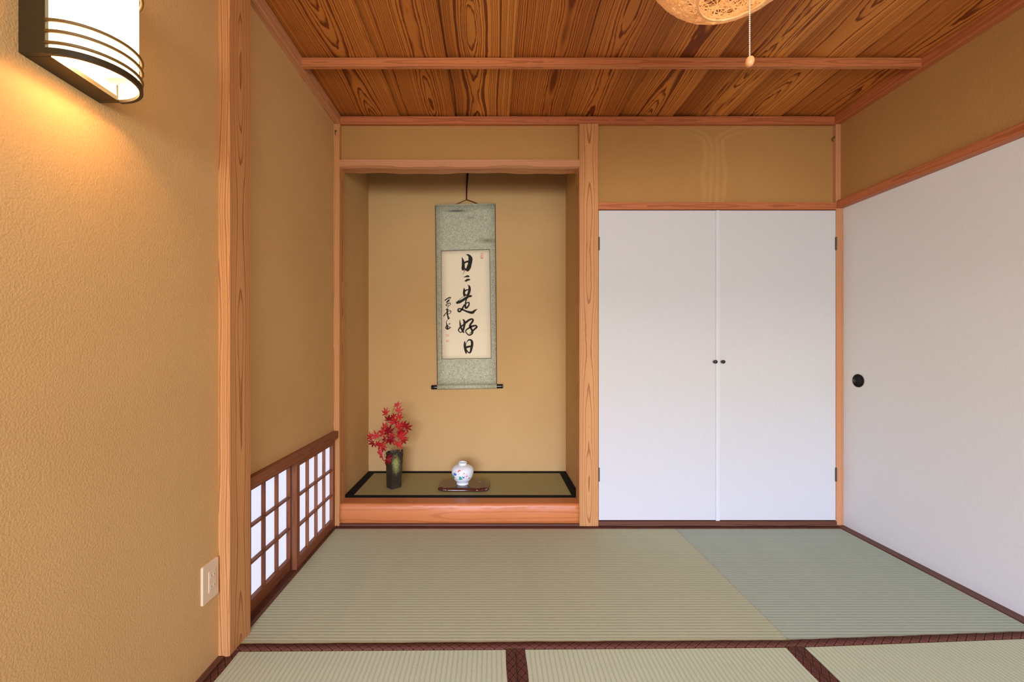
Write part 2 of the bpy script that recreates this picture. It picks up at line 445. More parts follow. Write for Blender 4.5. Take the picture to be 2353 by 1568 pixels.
# rear wall behind the camera: a head band over the open side, and the room beyond with its garden window
bm = bmesh.new()
box(bm, XL - 0.07, 2.09, YR - 0.09, YR, 1.80, 2.365)
box(bm, XL - 0.07, -0.80, YR - 0.09, YR, -0.03, 1.80)
box(bm, 1.87, 2.09, YR - 0.09, YR, -0.03, 1.80)
obj('wall_rear', bm, M['plaster'], kind=ST, label='plaster band over the open side behind the viewer', cat='wall')
bm = bmesh.new()
box(bm, -2.6, WX0, WY - 0.10, WY, -0.03, 2.42)
box(bm, WX1, 2.8, WY - 0.10, WY, -0.03, 2.42)
box(bm, WX0, WX1, WY - 0.10, WY, -0.03, WZ0)
box(bm, WX0, WX1, WY - 0.10, WY, WZ1, 2.42)
obj('wall_garden', bm, M['plaster'], kind=ST, label='wall of the next room with the garden window', cat='wall')
bm = bmesh.new()
box(bm, -2.6, -2.5, WY, YR - 0.09, -0.03, 2.42)
box(bm, 2.7, 2.8, WY, YR - 0.09, -0.03, 2.42)
box(bm, -2.6, XL - 0.06, YR - 0.09, YR - 0.03, -0.03, 2.42)
box(bm, 2.05, 2.8, YR - 0.09, YR - 0.03, -0.03, 2.42)
obj('wall_next_room', bm, M['plaster'], kind=ST, label='side walls of the next room', cat='wall')
obj('ceiling_next_room', bx(-2.6, 2.8, WY - 0.1, YR - 0.08, 2.40, 2.45, grain='y'), M['redwood'], kind=ST, label='board ceiling of the next room', cat='ceiling')
obj('floor_next_room', bx(-2.6, 2.8, WY - 0.1, YR - 0.10, -0.09, -0.002, grain='y'), M['darkwood'], kind=ST, label='wooden floor of the next room', cat='floor')
# back wall above the cupboard
bm = bmesh.new()
box(bm, 0.60, 1.97, YB, YB + 0.05, 1.82, 2.322)
obj('wall_back', bm, M['plaster_shaded_stain'], kind=ST, label='plaster panel with pale water streaks above the cupboard doors', cat='wall')
obj('wall_above_alcove', bx(-0.87, 0.50, YB, YB + 0.04, 2.06, 2.322), M['plaster_shaded'], kind=ST, label='narrow plaster panel above the alcove lintel', cat='wall')
# closed cupboard behind the doors
bm = bmesh.new()
box(bm, 0.61, 2.08, 2.43, 2.46, -0.03, 1.83)
obj('wall_cupboard', bm, M['darkwood'], kind=ST, label='dark board closing the cupboard behind its doors', cat='wall')
# alcove shell: left, right, back, ceiling
AX0, AX1, AYF, AYB = -0.882, 0.530, 2.449, 2.976
bm = bmesh.new()
box(bm, AX0 - 0.06, AX0, AYF, AYB + 0.06, -0.03, 2.36)
box(bm, AX1, AX1 + 0.06, AYF, AYB + 0.06, -0.03, 2.36)
box(bm, AX0, AX1, AYB, AYB + 0.06, -0.03, 2.36)
box(bm, AX0, AX1, AYF - 0.02, AYB, 2.32, 2.36)
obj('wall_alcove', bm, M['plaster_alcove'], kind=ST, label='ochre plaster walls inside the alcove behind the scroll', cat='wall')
obj('ceiling_alcove', bx(AX0, AX1, AYF - 0.02, AYB, 2.262, 2.32, grain='x'), M['darkwood'], kind=ST, label='dark wooden ceiling hidden inside the alcove', cat='ceiling')
obj('trim_alcove_base', bx(AX0, AX1, 2.449, AYB, -0.03, 0.112, grain='x'), M['darkwood'], kind=ST, label='raised wooden base under the alcove mat', cat='base')

# ceiling: slab with lapped cedar boards and battens as its pieces
ceil = obj('ceiling', bx(-1.0, 2.1, YR - 0.1, 2.47, 2.362, 2.40, grain='y'), M['darkwood'], kind=ST,
           label='brown cedar board ceiling with dark cathedral grain', cat='ceiling')
edges = [-0.88, -0.539, -0.227, 0.085, 0.395, 0.702, 1.015, 1.322, 1.629, 1.99]
for k in range(len(edges) - 1):
    x0, x1 = edges[k], edges[k + 1] + 0.016
    bm = bmesh.new()
    fs = box(bm, x0, x1, YR, 2.448, 0, 0.007, grain='y', uo=rnd.uniform(-0.07, 0.07))
    for v in bm.verts:
        v.co.z += ZC + (0.018 if v.co.x < (x0 + x1) / 2 else 0.002)
    obj('ceiling_board', bm, M['ceil'], ceil)
for y in (1.8856, 1.41, 0.94, 0.47, 0.0, -0.40):
    obj('ceiling_batten', bx(-0.868, 1.955, y, y + 0.022, 2.2905, 2.330, grain='x', bev=0.0015), M['batten'], ceil)

obj('wall_attic', bx(-1.0, 2.1, 2.45, 2.47, 2.20, 2.40), M['darkwood'], kind=ST, label='dark board closing the gap above the back cornice', cat='wall')
# cornices
tn = [0]
def trim(bm, mat, label, cat='trim', smooth=False):
    tn[0] += 1
    return obj('trim_%d' % tn[0], bm, mat, kind=ST, label=label, cat=cat, smooth=smooth)
trim(bx(-0.864, 1.95, 2.361, 2.42, 2.284, ZC, grain='x', bev=0.002), M['redwood'], 'wooden ceiling cornice along the back wall', 'cornice')
trim(bx(XL - 0.03, -0.864, YR, 2.42, 2.284, ZC + 0.012, grain='y', bev=0.002), M['hinoki'], 'wooden ceiling cornice along the left wall', 'cornice')
trim(bx(1.95, 2.05, YR, 2.42, 2.284, ZC + 0.012, grain='y', bev=0.002), M['redwood'], 'wooden ceiling cornice along the right wall', 'cornice')
trim(bx(-0.864, 1.95, YR - 0.02, YR + 0.03, 2.284, ZC + 0.012, grain='x', bev=0.002), M['redwood'], 'wooden ceiling cornice behind the viewer', 'cornice')
# posts
trim(bx(-0.978, -0.859, 1.361, 1.482, -0.03, 2.30, grain='z', bev=0.003), M['post'], 'square wooden post between the lamp wall and the shoji window', 'post')
pl_ = trim(bx(-0.985, -0.863, 2.354, 2.449, -0.03, 2.284, grain='z', bev=0.004), M['post'], 'wooden corner post at the left edge of the alcove', 'post')
trim(bx(0.4955, 0.606, 2.354, 2.449, -0.03, 2.284, grain='z', bev=0.004), M['post'], 'grained wooden pillar between the alcove and the white cupboard', 'post')
pr_ = trim(bx(1.957, 2.09, 2.362, 2.47, -0.03, 2.284, grain='z', bev=0.002), M['hinoki'], 'slim wooden corner post between cupboard and sliding panel', 'post')
for par, p, d in ((pl_, Vector((-0.884, 2.354, 2.233)), Vector((0, -1, 0))), (pr_, Vector((1.957, 2.3745, 2.209)), Vector((-1, 0, 0)))):
    b = bmesh.new(); q = Vector((0, 0, 1))
    tube(b, [p - d * 0.002 + q * 0.006, p + d * 0.007 + q * 0.006, p + d * 0.010, p + d * 0.010 - q * 0.012, p + d * 0.004 - q * 0.018], 0.0022, 6)
    tube(b, [p - d * 0.001 + q * 0.006, p + d * 0.0015 + q * 0.006], 0.0065, 12)
    obj('small_hook', b, M['brass'], par)
# alcove lintel with the wavy natural lower edge
bm = bmesh.new()
L = uvl(bm); nseg = 40; secs = []
for k in range(nseg + 1):
    x = -0.864 + (0.4965 + 0.864) * k / nseg
    w = 0.004 * math.sin(x * 7.3 + 0.6) + 0.003 * math.sin(x * 15.7) + 0.0015 * math.sin(x * 41)
    w2 = 0.003 * math.sin(x * 9.1 + 2) + 0.002 * math.sin(x * 27)
    secs.append([bm.verts.new((x, y, z)) for y, z in ((2.356, 2.078), (2.356, 2.0405 + w), (2.375, 2.0345 + w * 0.6), (2.41, 2.0375 + w2), (2.449, 2.038 + w2), (2.449, 2.078))])
for a, b in zip(secs, secs[1:]):
    for j in range(6):
        f = bm.faces.new((a[j], a[(j + 1) % 6], b[(j + 1) % 6], b[j]))
        for lp in f.loops: lp[L].uv = (lp.vert.co.z + lp.vert.co.y - 4.45, lp.vert.co.x)
bm.faces.new(secs[0][::-1]); bm.faces.new(secs[-1])
trim(bm, M['hinoki'], 'wooden lintel with a wavy lower edge across the alcove', 'lintel')
# alcove front rail: a planed log with a rounded, slightly lumpy face
bm = bmesh.new(); L = uvl(bm); secs = []
prof = [(2.449, 0.1255), (2.40, 0.1255), (2.364, 0.1255), (2.3565, 0.121), (2.352, 0.108), (2.3495, 0.085), (2.349, 0.06), (2.351, 0.035), (2.3555, 0.018), (2.362, 0.012), (2.449, 0.012)]
for k in range(61):
    x = -0.8625 + (0.4950 + 0.8625) * k / 60
    sec = []
    for j, (y, z) in enumerate(prof):
        b = 0.0022 * math.sin(x * 11 + j * 0.9) * math.sin(x * 23 + j * 1.7) + 0.0012 * math.sin(x * 61 + j * 2.1)
        sec.append(bm.verts.new((x, y + (b if 3 <= j <= 8 else 0), z)))
    secs.append(sec)
acc = [0.0]
for j in range(1, len(prof)): acc.append(acc[-1] + math.hypot(prof[j][0] - prof[j - 1][0], prof[j][1] - prof[j - 1][1]))
for a, b in zip(secs, secs[1:]):
    for j in range(len(prof) - 1):
        f = bm.faces.new((a[j], a[j + 1], b[j + 1], b[j]))
        f.smooth = 2 <= j <= 8
        for lp, jj in zip(f.loops, (j, j + 1, j + 1, j)): lp[L].uv = (acc[jj] - 0.15, lp.vert.co.x)
bm.faces.new(secs[0][::-1]); bm.faces.new(secs[-1])
trim(bm, M['kamachi'], 'polished orange log rail along the front of the alcove floor', 'rail')
trim(bx(-0.863, 0.4955, 2.352, 2.44, -0.03, 0.012, grain='x'), M['darkwood'], 'dark thin base strip under the log rail', 'base strip')
# cupboard: head rail and sill
trim(bx(0.606, 1.957, 2.356, 2.43, 1.796, 1.836, grain='x', bev=0.0015), M['redwood'], 'wooden head rail above the white cupboard doors', 'rail')
trim(bx(0.606, 1.957, 2.354, 2.43, -0.03, 0.027, grain='x', bev=0.002), M['darkwood'], 'dark wooden sill below the white cupboard doors', 'sill')
# right wall: head rail and floor sill of the sliding panels
trim(bx(1.958, 2.07, YR, 2.361, 1.804, 1.846, grain='y', bev=0.0015), M['redwood'], 'wooden head rail above the white sliding panel', 'rail')
trim(bx(1.955, 2.07, YR, 2.361, -0.03, 0.003, grain='y', bev=0.001), M['darkwood'], 'dark wooden floor sill below the white sliding panel', 'sill')
# left wall: floor strip, window head rail and grooved sill
tn_base = obj('baseboard_left', bx(-0.93, -0.875, YR, 1.361, -0.03, 0.004, grain='y', bev=0.001), M['darkwood'], kind=ST, label='wooden floor strip along the lamp wall', cat='baseboard')
trim(bx(-0.985, -0.868, 1.482, 2.354, 0.500, 0.541, grain='y', bev=0.002), M['shojiwood'], 'wooden head rail above the low shoji window', 'rail')
bm = bmesh.new()
box(bm, -0.985, -0.884, 1.482, 2.354, -0.03, -0.004, grain='y')
box(bm, -0.884, -0.875, 1.482, 2.354, -0.03, 0.003, grain='y')
box(bm, -0.916, -0.912, 1.482, 2.354, -0.004, 0.001, grain='y')
trim(bm, M['darkwood'], 'dark grooved wooden sill below the shoji window', 'sill')

# ------------------------------------------------------------------ low shoji window: two sliding lattice panels
def shoji(name, y0, y1, xf, label):
    """panel between y0..y1 with its room face at x = xf"""
    t = thing(name, (xf, (y0 + y1) / 2, 0.0), label, 'window', None, ST)
    xb = xf - 0.024; z0, z1 = -0.002, 0.503
    for a, b in ((y0, y0 + 0.030), (y1 - 0.030, y1)):
        obj('stile', bx(xb, xf, a, b, z0, z1, grain='z', bev=0.001), M['shojiwood'], t)
    obj('rail', bx(xb, xf, y0 + 0.03, y1 - 0.03, z0, z0 + 0.050, grain='y', bev=0.001), M['shojiwood'], t)
    obj('rail', bx(xb, xf, y0 + 0.03, y1 - 0.03, z1 - 0.036, z1, grain='y', bev=0.001), M['shojiwood'], t)
    w = (y1 - y0 - 0.06)
    for k in (1, 2, 3):
        y = y0 + 0.03 + w * k / 4
        obj('lattice_bar', bx(xb + 0.006, xf - 0.003, y - 0.0035, y + 0.0035, z0 + 0.05, z1 - 0.036, grain='z'), M['shojiwood'], t)
    for z in (0.187, 0.328):
        obj('lattice_bar', bx(xb + 0.0062, xf - 0.001, y0 + 0.03, y1 - 0.03, z - 0.004, z + 0.004, grain='y'), M['shojiwood'], t)
    obj('paper', bx(xb + 0.003, xb + 0.005, y0 + 0.02, y1 - 0.02, z0 + 0.03, z1 - 0.02), M['shoji_paper'], t, label='glowing white paper')
    return t
shoji('window_1', 1.455, 1.925, -0.918, 'shoji lattice panel half hidden behind the wooden post')
shoji('window_2', 1.893, 2.353, -0.888, 'shoji lattice panel next to the alcove corner post')

# ------------------------------------------------------------------ cupboard doors and sliding panels
def cupboard_door(name, x0, x1, hx, kx, label):
    t = thing(name, ((x0 + x1) / 2, 2.362, 0.03), label, 'door', None, ST)
    obj('door_panel', bx(x0, x1, 2.362, 2.386, 0.031, 1.792, bev=0.0008), M['linen'], t)
    bm = bmesh.new()
    bmk = lathe(bmesh.new(), [(0.0, 0.026), (0.0075, 0.0255), (0.0098, 0.022), (0.0098, 0.012), (0.0075, 0.008), (0.006, 0.004), (0.006, 0.0)], (0, 0, 0), 20)
    bmk.transform(Matrix.Translation((kx, 2.362, 0.932)) @ Matrix.Rotation(math.radians(90), 4, 'X'))
    obj('knob', bmk, M['black'], t, True)
    for z0, z1 in ((0.252, 0.330), (1.565, 1.640)):
        b = bmesh.new()
        tube(b, [(hx, 2.3585, z0), (hx, 2.3585, z1)], 0.0042, 10)
        box(b, min(hx, hx + (0.004 if hx < 1 else -0.004)), max(hx, hx + (0.004 if hx < 1 else -0.004)), 2.359, 2.3625, z0 + 0.004, z1 - 0.004)
        obj('hinge', b, M['hinge'], t)
    return t
d1 = cupboard_door('door_1', 0.6085, 1.2810, 0.6085, 1.2625, 'white cupboard door beside the wooden pillar, hinged on the pillar')
obj('cover_strip', bx(1.2715, 1.2945, 2.3575, 2.3622, 0.028, 1.792, bev=0.0012), M['strip'], d1)
cupboard_door('door_2', 1.2822, 1.9545, 1.9545, 1.3065, 'white cupboard door hinged on the slim corner post')

def fusuma(name, y0, y1, x, label, pull):
    t = thing(name, (x, (y0 + y1) / 2, 0.003), label, 'sliding door', None, ST)
    bm = bmesh.new()
    fs = box(bm, x, x + 0.024, y0, y1, 0.004, 1.8035)
    if pull:                                    # cut the round opening for the recessed pull
        yy, zz, R = pull
        front = [f for f in fs if all(abs(v.co.x - x) < 1e-6 for v in f.verts)][0]
        crn = {(v.co.y > yy, v.co.z > zz): v for v in front.verts}
        bm.faces.remove(front)
        q = 40
        ring = [bm.verts.new((x, yy + R * math.cos(2 * math.pi * (k + 0.5) / q), zz + R * math.sin(2 * math.pi * (k + 0.5) / q))) for k in range(q)]
        def cr(k):
            m = ring[k % q].co
            return crn[(m.y > yy, m.z > zz)]
        for k in range(q):
            a, b = ring[k], ring[(k + 1) % q]
            ca, cb = cr(k), cr(k + 1)
            bm.faces.new((a, b, ca))
            if ca is not cb: bm.faces.new((b, cb, ca))
    obj('door_panel', bm, M['linen_bright'], t)
    if pull:
        yy, zz, R = pull
        b = lathe(bmesh.new(), [(R, 0.0), (R + 0.001, 0.0022), (R - 0.002, 0.0028), (R - 0.0035, 0.0018), (R - 0.005, -0.009), (0.0, -0.0095)], (0, 0, 0), 40)
        b.transform(Matrix.Translation((x - 0.0002, yy, zz)) @ Matrix.Rotation(math.radians(-90), 4, 'Y'))
        obj('finger_pull', b, M['pull_black'], t, True, label='round black recessed pull')
    return t
fusuma('door_3', 0.93, 2.3605, 1.996, 'white sliding panel with a round black pull', (2.262, 0.832, 0.035))
fusuma('door_4', -0.50, 0.955, 2.0225, 'white sliding panel nearest the viewer, without a pull in sight', None)

# ------------------------------------------------------------------ rush mats
def quad_mat(name, corners, mat, label, along, borders, group='rush floor mats'):
    """corners: front-left, front-right, back-right, back-left (x, y); along: axis of the ribs; borders: sides with cloth"""
    cx = sum(c[0] for c in corners) / 4; cy = sum(c[1] for c in corners) / 4
    t = thing(name, (cx, cy, -0.03), label, 'mat', group)
    P = [Vector((x, y, 0)) for x, y in corners]
    def lerp(u, v): return P[0] * (1 - u) * (1 - v) + P[1] * u * (1 - v) + P[2] * u * v + P[3] * (1 - u) * v
    bm = bmesh.new(); L = uvl(bm)
    prism(bm, corners, -0.03, -0.001)
    es = [e for e in bm.edges if all(v.co.z > -0.01 for v in e.verts)]
    bmesh.ops.bevel(bm, geom=es, offset=0.003, segments=2, affect='EDGES', profile=0.5)
    for f in bm.faces:
        for lp in f.loops:
            p = lp.vert.co
            lp[L].uv = (p.y, p.x) if along == 'x' else (p.x, p.y)
    obj('woven_surface', bm, mat, t)
    W = 0.0325
    wid = {'front': (P[3] - P[0]).length, 'back': (P[3] - P[0]).length, 'left': (P[1] - P[0]).length, 'right': (P[1] - P[0]).length}
    for sd in borders:
        q = W / wid[sd]
        bm = bmesh.new(); L = uvl(bm); rows = []
        nn = 60
        for k in range(nn + 1):
            s = k / nn
            wob = 0.02 * math.sin(s * 37 + cx * 9) * q + 0.02 * math.sin(s * 91 + cy * 5) * q
            row = []
            for c, zz in ((0.0, -0.006), (0.012, 0.0006), (0.5, 0.0014), (0.95, 0.0009), (1.0, -0.0012)):
                d = q * c * (1 + (wob / q if c > 0.4 else 0))
                uvp = {'front': (s, d), 'back': (s, 1 - d), 'left': (d, s), 'right': (1 - d, s)}[sd]
                v = lerp(*uvp); v.z = zz
                ln = s * (P[1] - P[0]).length if sd in ('front', 'back') else s * (P[3] - P[0]).length
                row.append((bm.verts.new(v), (c * W, ln)))
            rows.append(row)
        for a, b in zip(rows, rows[1:]):
            for j in range(4):
                f = bm.faces.new((a[j][0], a[j + 1][0], b[j + 1][0], b[j][0])); f.smooth = True
                for lp, uvv in zip(f.loops, (a[j][1], a[j + 1][1], b[j + 1][1], b[j][1])): lp[L].uv = uvv
        obj('cloth_border', bm, M['heri'], t)
    return t
XA = -0.875
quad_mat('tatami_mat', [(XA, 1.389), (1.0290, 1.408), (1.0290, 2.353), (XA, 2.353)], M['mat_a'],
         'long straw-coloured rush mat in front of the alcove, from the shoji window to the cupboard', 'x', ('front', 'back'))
quad_mat('tatami_mat', [(1.0302, 1.408), (1.9535, 1.455), (1.9535, 2.353), (1.0302, 2.353)], M['mat_b'],
         'greyer green rush mat in the corner before the cupboard and sliding panel', 'x', ('front', 'back'))
quad_mat('tatami_mat', [(XA, YR), (0.0790, YR), (0.0790, 1.3965), (XA, 1.387)], M['mat_c'],
         'front rush mat beside the lamp wall, below the socket', 'y', ('left', 'right'))
quad_mat('tatami_mat', [(0.0800, YR), (1.0180, YR), (1.0250, 1.406), (0.0800, 1.3965)], M['mat_c'],
         'front rush mat in the middle, between two others', 'y', ('left', 'right'))
quad_mat('tatami_mat', [(1.0190, YR), (1.9535, YR), (1.9535, 1.453), (1.0260, 1.406)], M['mat_c'],
         'front rush mat beside the white sliding panel', 'y', ('left', 'right'))

# alcove mat, edged in black on all four sides
t = thing('alcove_mat', (-0.17, 2.71, 0.112), 'thin rush mat edged in black on the alcove floor', 'mat')
bm = bx(-0.862, 0.4945, 2.4505, 2.975, 0.112, 0.1265)
bm2 = bmesh.new(); L = uvl(bm2)
prism(bm2, [(-0.860, 2.4505), (0.493, 2.4505), (0.5285, 2.4505), (0.5285, 2.975), (-0.881, 2.975), (-0.881, 2.4505)], 0.112, 0.1265)
for f in bm2.faces:
    for lp in f.loops: lp[L].uv = (lp.vert.co.y, lp.vert.co.x)
bm.free()
obj('woven_surface', bm2, M['mat_t'], t)
for x0, x1, y0, y1 in ((-0.881, 0.5285, 2.4502, 2.493), (-0.881, 0.5285, 2.926, 2.975), (-0.881, -0.828, 2.493, 2.926), (0.478, 0.5285, 2.493, 2.926)):
    obj('cloth_border', bx(x0, x1, y0, y1, 0.1258, 0.1271), M['heri_black'], t)

# ------------------------------------------------------------------ hanging scroll
YS = 2.958
def scz(x, y): return at(x, y, YS)
t = thing('hanging_scroll', scz(1072, 470), 'hanging scroll of brush writing in grey-green brocade on the alcove wall', 'scroll')
c, smear = silk_state
loc = world_loc(t)
def smear_at(c, px, py, w, h, a, colr):
    p = scz(px, py) - loc
    return smear(c, p.x, p.z, w / F * YS, h / F * YS, a, colr)
c = smear_at(c, 1049, 485, 22, 2.6, 1.1, rgb(86, 88, 84))
c = smear_at(c, 1120, 553, 18, 5.0, 0.9, rgb(124, 108, 78))
c = smear_at(c, 1080, 500, 9, 3.0, 0.5, rgb(120, 116, 92))
silk_node.col(c); silk_node.bump(silk_node.noise(silk_node.coord('Object'), 170, 2, 0.6, 2.2), 0.12, 0.0008)

def sheet(quad, y_off, th, nx=6, nz=24, sag=0.0015):
    """thin hanging sheet through four pixel corners (tl, tr, br, bl) on the scroll's plane"""
    q = [scz(*p) for p in quad]
    bm = bmesh.new(); G = {}
    for side in (0, 1):
        for i in range(nx + 1):
            for j in range(nz + 1):
                u, v = i / nx, j / nz
                p = q[0] * (1 - u) * (1 - v) + q[1] * u * (1 - v) + q[2] * u * v + q[3] * (1 - u) * v
                p = p + Vector((0, -y_off + side * th , 0))
                G[side, i, j] = bm.verts.new(p)
    for i in range(nx):
        for j in range(nz):
            bm.faces.new([G[0, a, b] for a, b in ((i, j), (i, j + 1), (i + 1, j + 1), (i + 1, j))])
            bm.faces.new([G[1, a, b] for a, b in ((i, j), (i + 1, j), (i + 1, j + 1), (i, j + 1))])
    for i in range(nx):
        for j in (0, nz): bm.faces.new((G[0, i, j], G[0, i + 1, j], G[1, i + 1, j], G[1, i, j]))
    for j in range(nz):
        for i in (0, nx): bm.faces.new((G[0, i, j], G[1, i, j], G[1, i, j + 1], G[0, i, j + 1]))
    return bm
obj('silk_mount', sheet([(1000.5, 472), (1137.5, 468.5), (1141, 884), (1005, 886)], 0.0, 0.003), M['silk'], t, True)
for x0, x1, yy0, yy1 in ((1000.5, 1137.5, 471, 467.6),):
    b = bmesh.new(); tube(b, [scz(x0, yy0) + Vector((0, -0.001, -0.003)), scz(x1, yy1) + Vector((0, -0.001, -0.003))], 0.0045, 10)
    obj('top_rod', b, M['silk'], t, True)
for p, q in (((1000.6, 471), (1005, 886)), ((1137.6, 468), (1141.2, 884))):
    b = bmesh.new()
    tube(b, [scz(*p) + Vector((0, 0.001, 0)), scz(*q) + Vector((0, 0.001, 0))], 0.0022, 6)
    obj('edge_binding', b, M['cord'], t)
obj('paper_rim', sheet([(1013.2, 576.2), (1125.6, 573.0), (1129.2, 824.6), (1015.2, 825.8)], 0.0012, 0.0015), M['hinge'], t, True)
paper = obj('writing_paper', sheet([(1014.2, 577.4), (1124.6, 574.2), (1128.2, 823.6), (1016.2, 824.8)], 0.0020, 0.0015), M['paperwhite'], t, True)
b = bmesh.new(); tube(b, [scz(1005, 890) + Vector((0, -0.004, 0)), scz(1141.3, 888) + Vector((0, -0.004, 0))], 0.0165, 20)
obj('roller', b, M['silk'], t, True)
for p, q in (((991.5, 890.3), (1005, 890)), ((1141.3, 888), (1155.5, 887.7))):
    a, d = scz(*p) + Vector((0, -0.004, 0)), scz(*q) + Vector((0, -0.004, 0))
    e = (d - a) * 0.06
    b = bmesh.new(); tube(b, [a, a + e * 0.3, a + e, d - e, d - e * 0.3, d], [0.0135, 0.0155, 0.0158, 0.0158, 0.0155, 0.0135], 20)
    obj('roller_end', b, M['lacquer_black'], t, True, label='black lacquered roller end')
b = bmesh.new()
tube(b, [scz(1043, 471), scz(1057, 465.5), scz(1072, 459)], 0.0018, 6)
tube(b, [scz(1072, 459), scz(1085, 463), scz(1099, 469)], 0.0024, 6)
obj('cord', b, M['cord'], t)
b = bmesh.new()
tube(b, [scz(1072, 459.5), scz(1072.4, 430), scz(1074.5, 398), scz(1075, 381)], [0.004, 0.0052, 0.0068, 0.0068], 10)
obj('hanging_hook', b, M['cord'], t, label='dark rod the cord hangs from')

# brush writing: each stroke a flat ribbon of ink whose width swells and thins
SY = [0.0]
def ribbon(bm, pts, ox, oy, sc, k=7):
    P = catmull([(p[0], p[1], p[2]) for p in pts], k)
    lift = 0.0040 + SY[0]
    W2 = [(ox + x / sc, oy + y / sc, max(w * 1.16, 4) / sc / 2) for x, y, w in P]
    L = []; R = []
    for i, (x, y, w) in enumerate(W2):
        x0, y0, _ = W2[max(i - 1, 0)]; x1, y1, _ = W2[min(i + 1, len(W2) - 1)]
        dx, dy = x1 - x0, y1 - y0; d = math.hypot(dx, dy) or 1
        L.append((x - dy / d * w, y + dx / d * w)); R.append((x + dy / d * w, y - dx / d * w))
    def capp(i, sgn):
        x, y, w = W2[i]; j = 1 if i == 0 else -2
        x1, y1, _ = W2[j]; a = math.atan2(y - y1, x - x1)
        return [(x + w * math.cos(a + th), y + w * math.sin(a + th)) for th in (-0.9, -0.3, 0.3, 0.9)]
    def V(p): return bm.verts.new(scz(*p) + Vector((0, -lift, 0)))
    l = [V(p) for p in L]; r = [V(p) for p in R]
    for i in range(len(l) - 1): bm.faces.new((l[i], l[i + 1], r[i + 1], r[i]))
    e = [V(p) for p in capp(len(W2) - 1, 1)]; bm.faces.new([l[-1]] + e[::-1] + [r[-1]])
    s = [V(p) for p in capp(0, 1)]; bm.faces.new([l[0], r[0]] + s[::-1])
    SY[0] += 0.000012
def character(strokes, ox, oy, sc):
    bm = bmesh.new()
    for st in strokes: ribbon(bm, st, ox, oy, sc)
    obj('brush_character', bm, M['ink'], paper)
character([[(472, 475, 8), (515, 580, 60), (543, 720, 115), (552, 880, 130), (545, 1030, 150), (540, 1100, 125)],
           [(700, 360, 20), (790, 365, 70), (872, 430, 120), (920, 550, 180), (915, 690, 175), (885, 840, 170), (842, 990, 185), (775, 1125, 165)],
           [(620, 780, 70), (700, 720, 75), (810, 710, 95)], [(610, 1060, 60), (690, 1120, 80), (740, 1150, 80)],
           [(650, 1130, 40), (590, 1240, 20), (505, 1400, 5)]], 1040, 570, 22.4)
character([[(308, 432, 3), (325, 430, 9), (345, 424, 17), (365, 422, 22), (378, 424, 14)],
           [(322, 480, 4), (338, 480, 18), (352, 472, 24), (372, 465, 20), (390, 466, 12)], [(335, 478, 12), (346, 494, 5)]], 1010, 560, 5.6)
character([[(450, 290, 8), (460, 400, 55), (460, 520, 80), (478, 610, 65)],
           [(610, 185, 12), (662, 225, 55), (682, 320, 85), (668, 440, 90), (625, 560, 85), (590, 600, 50)],
           [(480, 340, 30), (480, 430, 50), (530, 400, 45), (580, 375, 40), (625, 375, 40)], [(500, 575, 50), (560, 590, 50), (600, 590, 50)],
           [(185, 890, 85), (290, 855, 95), (410, 790, 85), (530, 705, 85), (620, 650, 70), (700, 630, 75), (742, 622, 65)],
           [(445, 630, 14), (330, 720, 14), (205, 830, 18)],
           [(610, 680, 50), (555, 740, 48), (528, 850, 45), (515, 980, 55), (520, 1080, 70), (560, 1098, 60), (625, 1035, 50), (662, 950, 48), (648, 880, 45), (610, 880, 26), (550, 895, 22)],
           [(600, 905, 20), (550, 925, 20)],
           [(480, 970, 45), (430, 1050, 52), (385, 1140, 55), (325, 1215, 58), (262, 1248, 62), (216, 1195, 50), (236, 1142, 45), (300, 1132, 42), (400, 1165, 52), (550, 1232, 62), (690, 1275, 82), (800, 1280, 95), (885, 1210, 65), (1000, 1142, 6)]], 1040, 645, 17.43)
character([[(258, 160, 10), (270, 280, 40), (290, 400, 58), (330, 500, 58), (372, 580, 55), (402, 612, 42)],
           [(378, 152, 30), (418, 200, 58), (432, 290, 72), (418, 400, 62), (392, 500, 60), (372, 580, 50)],
           [(410, 325, 50), (320, 400, 48), (245, 465, 42), (216, 535, 38), (245, 592, 30), (295, 612, 28), (350, 592, 30)],
           [(440, 285, 70), (500, 240, 65), (595, 170, 60), (685, 138, 55), (738, 170, 55), (702, 250, 62), (640, 335, 62), (632, 410, 70), (670, 480, 62), (712, 560, 62), (712, 640, 55), (660, 695, 45), (590, 712, 38), (520, 660, 34), (472, 580, 34), (500, 520, 40), (580, 465, 45), (655, 415, 58), (745, 385, 58), (828, 370, 50), (872, 420, 55), (812, 480, 55), (740, 548, 50)],
           [(690, 590, 30), (640, 635, 20), (595, 665, 6)]], 1040, 725, 15.68)
character([[(440, 925, 8), (438, 1000, 55), (445, 1120, 80), (462, 1230, 75), (485, 1340, 52), (488, 1375, 30)],
           [(478, 1070, 12), (515, 965, 18), (568, 898, 38), (635, 882, 48), (690, 930, 68), (704, 1020, 80), (692, 1130, 75), (668, 1230, 70), (645, 1320, 55), (600, 1350, 42), (545, 1312, 35), (490, 1230, 40)],
           [(480, 1165, 65), (560, 1132, 62), (650, 1118, 60)]], 1040, 725, 15.68)
character([[(165, 205, 24), (240, 150, 28), (322, 116, 26), (330, 140, 12), (285, 190, 16)], [(275, 200, 34), (222, 262, 36)], [(235, 235, 25), (295, 222, 22)],
           [(190, 345, 18), (245, 300, 20), (318, 288, 20), (328, 325, 15), (268, 390, 14), (208, 480, 10)], [(190, 345, 18), (218, 372, 18), (262, 352, 12), (262, 300, 10)]], 1010, 675, 13.07)
